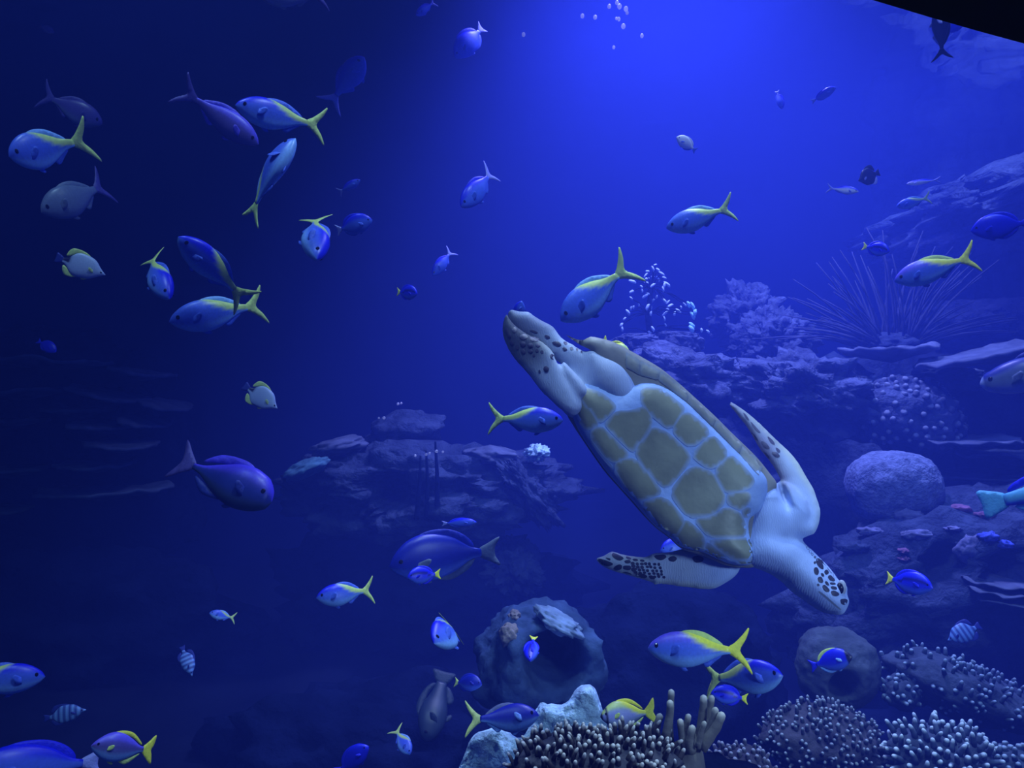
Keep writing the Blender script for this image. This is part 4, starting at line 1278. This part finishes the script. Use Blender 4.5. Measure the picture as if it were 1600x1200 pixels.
# ---- front corals
knobby('staghorn_coral', 'dark spiky coral mound with pale tips in front of the pale rock', 935, 1196, 1.65, 128, 46, 230, 0.030, 0.0066, (0.055, 0.048, 0.05), (0.72, 0.70, 0.66), M_CBASE, seed=23, low=-0.2, lean=(0.12, -0.15, 0.75), rd=0.12)


def z6(x, y):
    return (900 + x / 5.0, 960 + y / 5.0)


FINGERS = [([(745, 600), (742, 660), (735, 760), (725, 880), (735, 1000)], 24, 0.0), ([(735, 685), (738, 760), (720, 860), (700, 960)], 26, -0.03), ([(998, 645), (995, 720), (985, 820), (960, 960), (930, 1080)], 27, 0.0), ([(1060, 645), (1050, 720), (1030, 800), (1000, 900)], 24, 0.02),
           ([(1090, 740), (1080, 800), (1060, 880), (1010, 980)], 25, -0.02), ([(1140, 780), (1120, 830), (1090, 890), (1040, 960), (980, 1050)], 30, -0.03), ([(880, 790), (868, 840), (850, 900), (850, 980)], 22, -0.01), ([(815, 830), (820, 900), (835, 980), (860, 1080)], 24, -0.03),
           ([(658, 790), (640, 840), (625, 900), (640, 1000)], 26, 0.02), ([(910, 880), (900, 940), (890, 1000), (900, 1080)], 26, -0.04), ([(540, 960), (520, 1010), (540, 1080), (600, 1160)], 22, -0.03), ([(1005, 845), (985, 900), (970, 960), (950, 1040)], 18, -0.05), ([(590, 980), (600, 1050), (640, 1130)], 20, -0.04)]
fd = 1.72
trunk_path = [P(*z6(820, 1330), fd), P(*z6(850, 1200), fd), P(*z6(880, 1080), fd), P(*z6(900, 980), fd), P(*z6(905, 920), fd)]
sc5 = MPP(fd) / 5.0
tv, tf_ = tube(trunk_path, [190 * sc5, 170 * sc5, 120 * sc5, 75 * sc5, 30 * sc5], 14)
FB, FT = (0.20, 0.19, 0.17), (0.72, 0.70, 0.60)
tr_me = make_mesh('finger_coral', tv, tf_, M_FING, [FB] * len(tv))
fing = link('finger_coral', tr_me)
tag(fing, 'finger coral with upright grey branches and pale rounded tips', 'coral')
for pts_, w, dd in FINGERS:
    path = [P(*z6(x, y), fd + dd) for x, y in pts_]
    full = []
    for i in range(len(path) - 1):
        for t in (0, 0.5):
            full.append(path[i].lerp(path[i + 1], t))
    full.append(path[-1])
    up = (full[0] - full[1]).normalized()
    full = [full[0] + up * w * sc5 * 0.5] + full
    rr = [w * sc5 * 0.45] + [w * sc5 * (1.0 + 0.06 * i + 0.08 * math.sin(i * 2.3)) for i in range(len(full) - 1)]
    vs, fs = tube(full, rr, 10)
    tip = full[0]
    cols = []
    for v in vs:
        k = max(0, 1 - (v - tip).length / (w * sc5 * 2.4))
        cols.append([FB[i] * (1 - k) + FT[i] * k for i in range(3)])
    link('branch', make_mesh('branch', vs, fs, M_FING, cols), fing)
rock('coral_rock', 'dark rock carrying the front corals', 1010, 1330, 1.75, 300, 130, rd=0.25, seed=24, amp=0.15, material=M_SHADEROCK)

# ---- pale rock with the round cave
PR = [(893, 1086), (906, 1073), (925, 1070), (936, 1092), (956, 1158), (975, 1240), (735, 1240), (733, 1155), (770, 1136), (812, 1150), (838, 1112), (850, 1098), (872, 1102)]
vs, fs = puff(PR, 7, lambda x, y: np.full(len(x), 2.35) + 0.0 * x, 0.09, 0.12, 45)
vs = [v + Vector((0, 1, 0)) * 0.05 * noise.fractal(v * 9, 0.8, 2.0, 4) for v in vs]
tag(fix_normals(mesh_obj('lit_pale_rock', vs, fs, M_PALE)), 'pale blue rock slab, light put into its colour, behind the spiky coral mound', 'rock')
rock('cave_rock', 'rock pierced by the dark round cave beside the pale rock', 842, 1038, 2.85, 98, 92, rd=0.22, seed=24, amp=0.18, fine=0.03, material=mat('cave_skin', (0.05, 0.085, 0.17), spec=0.0, rough=0.9, var=0.5, scale=8.0, bump=0.9, bscale=24.0), sub=5, dents=((866, 1040, 40, 0.55),))
cave_t = BVHTree.FromPolygons([bpy.data.objects['cave_rock'].location + v.co for v in bpy.data.objects['cave_rock'].data.vertices], [tuple(p.vertices) for p in bpy.data.objects['cave_rock'].data.polygons])


def depth_on(bvh, x, y, default):
    h = bvh.ray_cast(EYE, (P(x, y, 1.0) - EYE).normalized(), 9)
    return h[0].y if h[0] is not None else default


rock('ledge_rock', 'pale ledge curling over the cave mouth', 872, 972, depth_on(cave_t, 860, 968, 2.7), 40, 14, rd=0.08, tilt=-28, seed=25, amp=0.35, material=mat('ledge_skin', (0.20, 0.28, 0.40), 0.9, 0.4, 12.0, 0.8, 26.0), sub=4)
rock('bumpy_coral', 'small tan coral nubbin beside the cave mouth', 796, 992, depth_on(cave_t, 796, 992, 2.7), 15, 17, rd=0.04, seed=26, amp=0.3, material=mat('tan_coral', (0.22, 0.19, 0.18), 0.9, 0.4, 20.0, 0.8, 40.0), sub=4, cat='coral')
rock('bumpy_coral', 'tiny tan coral nubbin above another beside the cave', 804, 962, depth_on(cave_t, 804, 962, 2.7), 9, 9, rd=0.03, seed=27, amp=0.3, material=MATS['tan_coral'], sub=4, cat='coral')
rock('shaded_rock', 'rock mass with shade in its colour under the turtle beside the cave', 1035, 1085, 3.5, 185, 170, rd=0.45, seed=28, amp=0.2, material=M_SHADEROCK)
rock('dark_boulder', 'dark boulder low beside the murky olive fish', 590, 1190, 3.6, 245, 120, rd=0.5, seed=29, amp=0.25, material=M_SHADEROCK)

# ---- middle reef behind the turtle
mound = rock('reef_mound', 'reef mound with dark hollows behind the turtle', 672, 766, 5.0, 212, 70, rd=0.5, tilt=-1, seed=30, amp=0.3, fine=0.12, freq=2.2, material=M_DIMROCK, dents=((603, 775, 30, 0.6), (655, 770, 8, 0.3), (680, 760, 6, 0.3), (720, 765, 14, 0.3), (625, 745, 10, 0.2)))
flank = rock('reef_mound', 'dim reef flank under the hollowed mound', 680, 922, 5.3, 220, 95, rd=0.6, seed=31, amp=0.3, material=M_SHADEROCK, layer=0.4)
rock('slab_rock', 'pale blue-green slab jutting from the reef mound', 478, 733, on_rock([mound], 492, 745, 5.0) - 0.03, 36, 13, rd=0.14, tilt=24, seed=32, amp=0.25, material=mat('teal_slab', (0.11, 0.24, 0.32), 0.9, 0.4, 12.0, 0.8, 26.0), sub=4)
rock('slab_rock', 'thin mottled slab above the blue-green slab', 530, 697, on_rock([mound], 535, 716, 5.0), 40, 13, rd=0.2, tilt=10, seed=33, amp=0.3, material=M_PLATE, sub=4)
rock('rock', 'faint rock peak behind the string of bubbles', 628, 676, 5.25, 60, 30, rd=0.2, tilt=12, seed=34, amp=0.3, material=M_DIMROCK, sub=4)
rock('slab_rock', 'pale slab below the fusilier beside the turtle shell', 768, 711, on_rock([mound], 768, 722, 4.8), 42, 13, rd=0.16, tilt=-4, seed=35, amp=0.3, material=M_PLATE, sub=4)
rock('bumpy_coral', 'frilly pale coral beside the turtle shell', 838, 708, on_rock([mound], 832, 728, 4.8), 17, 13, rd=0.10, tilt=10, seed=36, amp=0.45, fine=0.2, freq=2.5, material=M_PALE, sub=4, cat='coral')
rock('reef_spur', 'rough spur running down from the reef mound', 825, 770, 4.7, 22, 60, rd=0.12, tilt=38, seed=37, amp=0.4, fine=0.2, freq=2.5, material=M_DIMROCK)
rock('coral_clump', 'dim bumpy coral clump under the reef mound', 800, 890, on_rock([mound, flank], 800, 890, 4.6) - 0.12, 46, 46, rd=0.2, seed=38, amp=0.3, fine=0.2, freq=3.2, material=M_DIMROCK, cat='coral')
for k, (sx0, sy0, sx1, sy1) in enumerate(((651, 806, 657, 712), (667, 806, 666, 705), (683, 790, 680, 690))):
    foot = on_rock([mound, flank], sx0, sy0, 4.7)
    front = min(on_rock([mound, flank], sx0 + (sx1 - sx0) * t, sy0 + (sy1 - sy0) * t, 9.0) for t in (0, 0.25, 0.5, 0.75, 1.0)) - 0.01
    vs, fs = tube([P(sx0, sy0 + 4, foot + 0.03), P(sx0, sy0, front), P((sx0 + sx1) / 2 + 1.5, (sy0 + sy1) / 2, front), P(sx1, sy1, front)], [0.018, 0.016, 0.012, 0.006], 7)
    o = fix_normals(mesh_obj('sea_rod', vs, fs, M_SHADEROCK))
    tag(o, 'dark thin rod standing in the reef hollow', 'coral', 'dark rods standing in the reef hollow')

# ---- left reef: stacked plate corals
LP = [(-10, 566, 168, 570, 5.25), (184, 576, 262, 590, 5.35), (120, 606, 222, 630, 5.2), (-40, 616, 104, 612, 5.3), (234, 624, 288, 642, 5.4), (-60, 662, 66, 658, 5.2), (82, 640, 170, 642, 5.25), (128, 660, 196, 670, 5.15), (206, 650, 252, 668, 5.3), (145, 690, 235, 700, 5.1),
      (105, 724, 200, 728, 5.2), (-40, 736, 75, 734, 5.2), (60, 772, 262, 768, 5.2), (-60, 794, 40, 798, 5.2)]
for k, (a, b, c, d, dd) in enumerate(LP):
    plate_coral('dim plate coral stacked on the dark reef behind the unicornfish', a, b, c, d, dd, 0.35, 0.02, seed=20 + k, cup=0.05, material=M_LPLATE, group='plate corals of the dark reef', ruffle=0.09)
rock('reef_stack', 'dark reef stack holding the dim plate corals', 80, 715, 5.75, 225, 185, rd=0.42, seed=40, amp=0.25, material=M_SHADEROCK, layer=0.6)
rock('reef_hump', 'barely visible reef hump low in the dark water', 150, 1000, 4.9, 250, 140, rd=0.6, seed=41, amp=0.3, material=M_SHADEROCK, layer=0.4)

# ---- sea whips
wb = P(1392, 545, 5.0)
whips = rock('sea_whips', 'spreading clump of long thin sea whips', 1392, 540, 5.0, 50, 18, rd=0.2, seed=42, amp=0.3, material=M_DIMROCK, sub=4, cat='coral')
rnd = random.Random(9)
for k in range(86):
    u = rnd.uniform(-1, 1)
    ang = u * 72
    ln = (1.0 - 0.25 * abs(u) + rnd.uniform(-0.25, 0.2)) * 155 * MPP(5.0)
    dv = Vector((math.sin(math.radians(ang)), rnd.uniform(-0.35, 0.3 if u < 0.2 else -0.05), math.cos(math.radians(ang)))).normalized()
    st = Vector((u * 0.20 + rnd.uniform(-.05, .05), rnd.uniform(-0.12, 0.12), 0))
    cur = Vector((math.copysign(0.22, u) * rnd.uniform(0.2, 1.3) * ln, 0, -abs(u) * 0.25 * ln))
    path = [st + dv * ln * t + cur * t * t for t in (0, 0.25, 0.5, 0.75, 1.0)]
    vs, fs = tube(path, [0.010, 0.009, 0.008, 0.006, 0.003], 5)
    fix_normals(mesh_obj('branch', vs, fs, M_WHIP, whips))

# ---- glittering soft coral
SP = [(620, 270), (600, 300), (560, 320), (545, 350), (640, 310), (670, 340), (690, 370), (600, 360), (560, 380), (640, 380), (550, 410), (510, 440), (600, 430), (515, 470), (560, 495), (540, 515), (630, 520), (600, 550), (690, 430), (710, 420), (680, 460), (440, 400), (460, 370),
      (435, 480), (430, 530), (490, 580), (450, 600), (430, 610), (560, 600), (585, 600), (585, 650), (405, 640), (380, 690), (355, 740), (360, 770), (690, 550), (720, 560), (735, 590), (715, 620), (695, 650), (690, 690), (700, 740), (770, 650), (800, 630), (820, 600), (850, 580),
      (880, 580), (910, 590), (930, 640), (910, 665), (905, 740), (900, 770), (1030, 790), (980, 780), (600, 770), (575, 800)]
sd = 5.15
tr0 = P(1018, 552, sd)
vs, fs = tube([tr0, P(1016, 520, sd), P(1012, 490, sd), P(1018, 450, sd), P(1022, 420, sd)], [0.03, 0.026, 0.02, 0.014, 0.006], 8)
soft = fix_normals(mesh_obj('soft_coral', vs, fs, M_SHADEROCK))
tag(soft, 'glittering soft coral tree on the slab behind the turtle', 'coral')
pm = {}
for nm, mm in (('polyp', M_POLYP), ('turq', M_TURQ)):
    bm = bmesh.new()
    bmesh.ops.create_icosphere(bm, subdivisions=2, radius=1.0)
    for v in bm.verts:
        v.co *= 1 + 0.35 * noise.noise(v.co * 1.7)
    me = bpy.data.meshes.new('polyp')
    bm.to_mesh(me)
    bm.free()
    me.polygons.foreach_set('use_smooth', [True] * len(me.polygons))
    me.materials.append(mm)
    pm[nm] = me
rnd = random.Random(4)
stem = [P(1016, 520, sd), P(1012, 490, sd), P(1018, 450, sd)]
for i, (a, b) in enumerate(SP):
    p = P(900 + a / 5.0, 360 + b / 5.0, sd + rnd.uniform(-0.12, 0.12))
    big = 1.5 if a > 870 and b < 780 else 1.0
    o = link('polyp', pm['turq' if big > 1 else 'polyp'], soft)
    r = rnd.uniform(1.9, 3.2) * MPP(sd) * big
    o.matrix_world = Matrix.Translation(p) @ Matrix.Rotation(rnd.uniform(0, 3), 4, 'Y') @ Matrix.Diagonal((r * 0.8, r, r * rnd.uniform(1.3, 2.2), 1))
    s0 = min(stem, key=lambda q: (q - p).length)
    vs, fs = tube([s0, s0.lerp(p, 0.5) + Vector((0, 0, 0.02)), p], [0.006, 0.004, 0.002], 5)
    mesh_obj('branch', vs, fs, M_SHADEROCK, soft)

# ---- bits on the rubble slope, pane reflections built as coral
PINK = mat('pink_coral', (0.30, 0.14, 0.26), 0.9, 0.3, 20.0, 0.8, 40.0)
BLUC = mat('blue_coral', (0.12, 0.16, 0.75), 0.9, 0.3, 20.0, 0.8, 40.0)
LAVC = mat('lavender_coral', (0.20, 0.20, 0.36), 0.9, 0.3, 20.0, 0.8, 40.0)
BITS = [(1420, 808, 22, 12, LAVC, 'reflected lavender crust high on the rubble slope'), (1435, 835, 26, 7, LAVC, 'thin reflected lavender branch on the rubble slope'), (1500, 795, 16, 7, PINK, 'reflected pink crust below the parrotfish'), (1540, 805, 16, 7, PINK, 'reflected pink crust further along the rubble slope'),
        (1545, 838, 14, 7, BLUC, 'reflected blue crust beside a pink one'), (1570, 850, 12, 6, BLUC, 'smaller reflected blue crust near the edge of the rubble slope'), (1410, 860, 8, 4, PINK, 'small reflected pink fleck above the yellow-tailed surgeonfish'), (1412, 872, 8, 4, PINK, 'lowest reflected pink fleck above the yellow-tailed surgeonfish'),
        (1518, 858, 24, 18, LAVC, 'round reflected lavender lump in the middle of the rubble slope'), (1360, 830, 20, 6, LAVC, 'reflected lavender crust at the top edge of the rubble slope'), (1335, 855, 24, 8, M_DIMROCK, 'grey reflected lump near the turtle head'), (1490, 825, 12, 3, LAVC, 'pale reflected sliver on the rubble slope')]
slope_t = BVHTree.FromPolygons([bpy.data.objects['reflection_slope'].location + v.co for v in bpy.data.objects['reflection_slope'].data.vertices], [tuple(p.vertices) for p in bpy.data.objects['reflection_slope'].data.polygons])
for k, (x, y, rx, ry, mm, lab) in enumerate(BITS):
    r = (P(x, y, 1.0) - EYE).normalized()
    h = slope_t.ray_cast(EYE, r, 9)
    d = h[0].y if h[0] is not None else 3.55
    rock('reflected_crust', lab, x, y, d, rx, ry, rd=0.03, seed=60 + k, amp=0.5, fine=0.2, freq=2.2, material=mm, sub=3, cat='coral')
for k, (x0, y0, x1, y1) in enumerate(((1512, 908, 1640, 914), (1516, 922, 1650, 928), (1530, 936, 1650, 938))):
    plate_coral('ruffled thin plate low on the rubble slope', x0, y0, x1, y1, on_rock([bpy.data.objects['reflection_slope']], (x0 + x1) / 2, (y0 + y1) / 2, 3.4) - 0.03, 0.14, 0.006, seed=50 + k, cup=0.02, group='thin plates low on the rubble slope')

# ================================================================ bubbles
M_BUB = bpy.data.materials.new('air_bubble')
M_BUB.use_nodes = True
nt = M_BUB.node_tree
nt.nodes.remove(nt.nodes['Principled BSDF'])
b1, b2, b3 = nt.nodes.new('ShaderNodeBsdfTranslucent'), nt.nodes.new('ShaderNodeBsdfGlossy'), nt.nodes.new('ShaderNodeMixShader')
b1.inputs[0].default_value = (1, 1, 1, 1)
b2.inputs['Roughness'].default_value = 0.2
b3.inputs[0].default_value = 0.25
nt.links.new(b1.outputs[0], b3.inputs[1])
nt.links.new(b2.outputs[0], b3.inputs[2])
nt.links.new(b3.outputs[0], nt.nodes['Material Output'].inputs['Surface'])
BUB = [(910, 25, 3), (930, 27, 3), (952, 10, 3), (964, 4, 3), (968, 10, 3.5), (978, 14, 3.5), (980, 20, 2.6), (967, 30, 2.6), (963, 29, 2), (974, 41, 3.5), (1003, 56, 2.8), (959, 74, 2.4), (818, 54, 3)]
for (x, y, r) in BUB:
    d = 3.4
    o = ball('air_bubble', (0, 0, 0), r * MPP(d), M_BUB, None, 10, (1, 1, 1.25))
    o.location = P(x, y, d)
    tag(o, 'tiny bright air bubble rising under the lamp glow', 'bubble', 'bubbles rising under the lamp glow')
for (x, y, r) in [(622, 631, 2.2), (627, 630, 1.8), (600, 653, 2.6), (592, 653, 1.6), (649, 712, 2.2), (666, 710, 2.4), (671, 708, 2), (682, 705, 2.6), (692, 706, 2)]:
    d = 4.3
    o = ball('air_bubble', (0, 0, 0), r * MPP(d), M_BUB, None, 10)
    o.location = P(x, y, d)
    tag(o, 'tiny bright air bubble over the reef mound', 'bubble', 'bubbles over the reef mound')
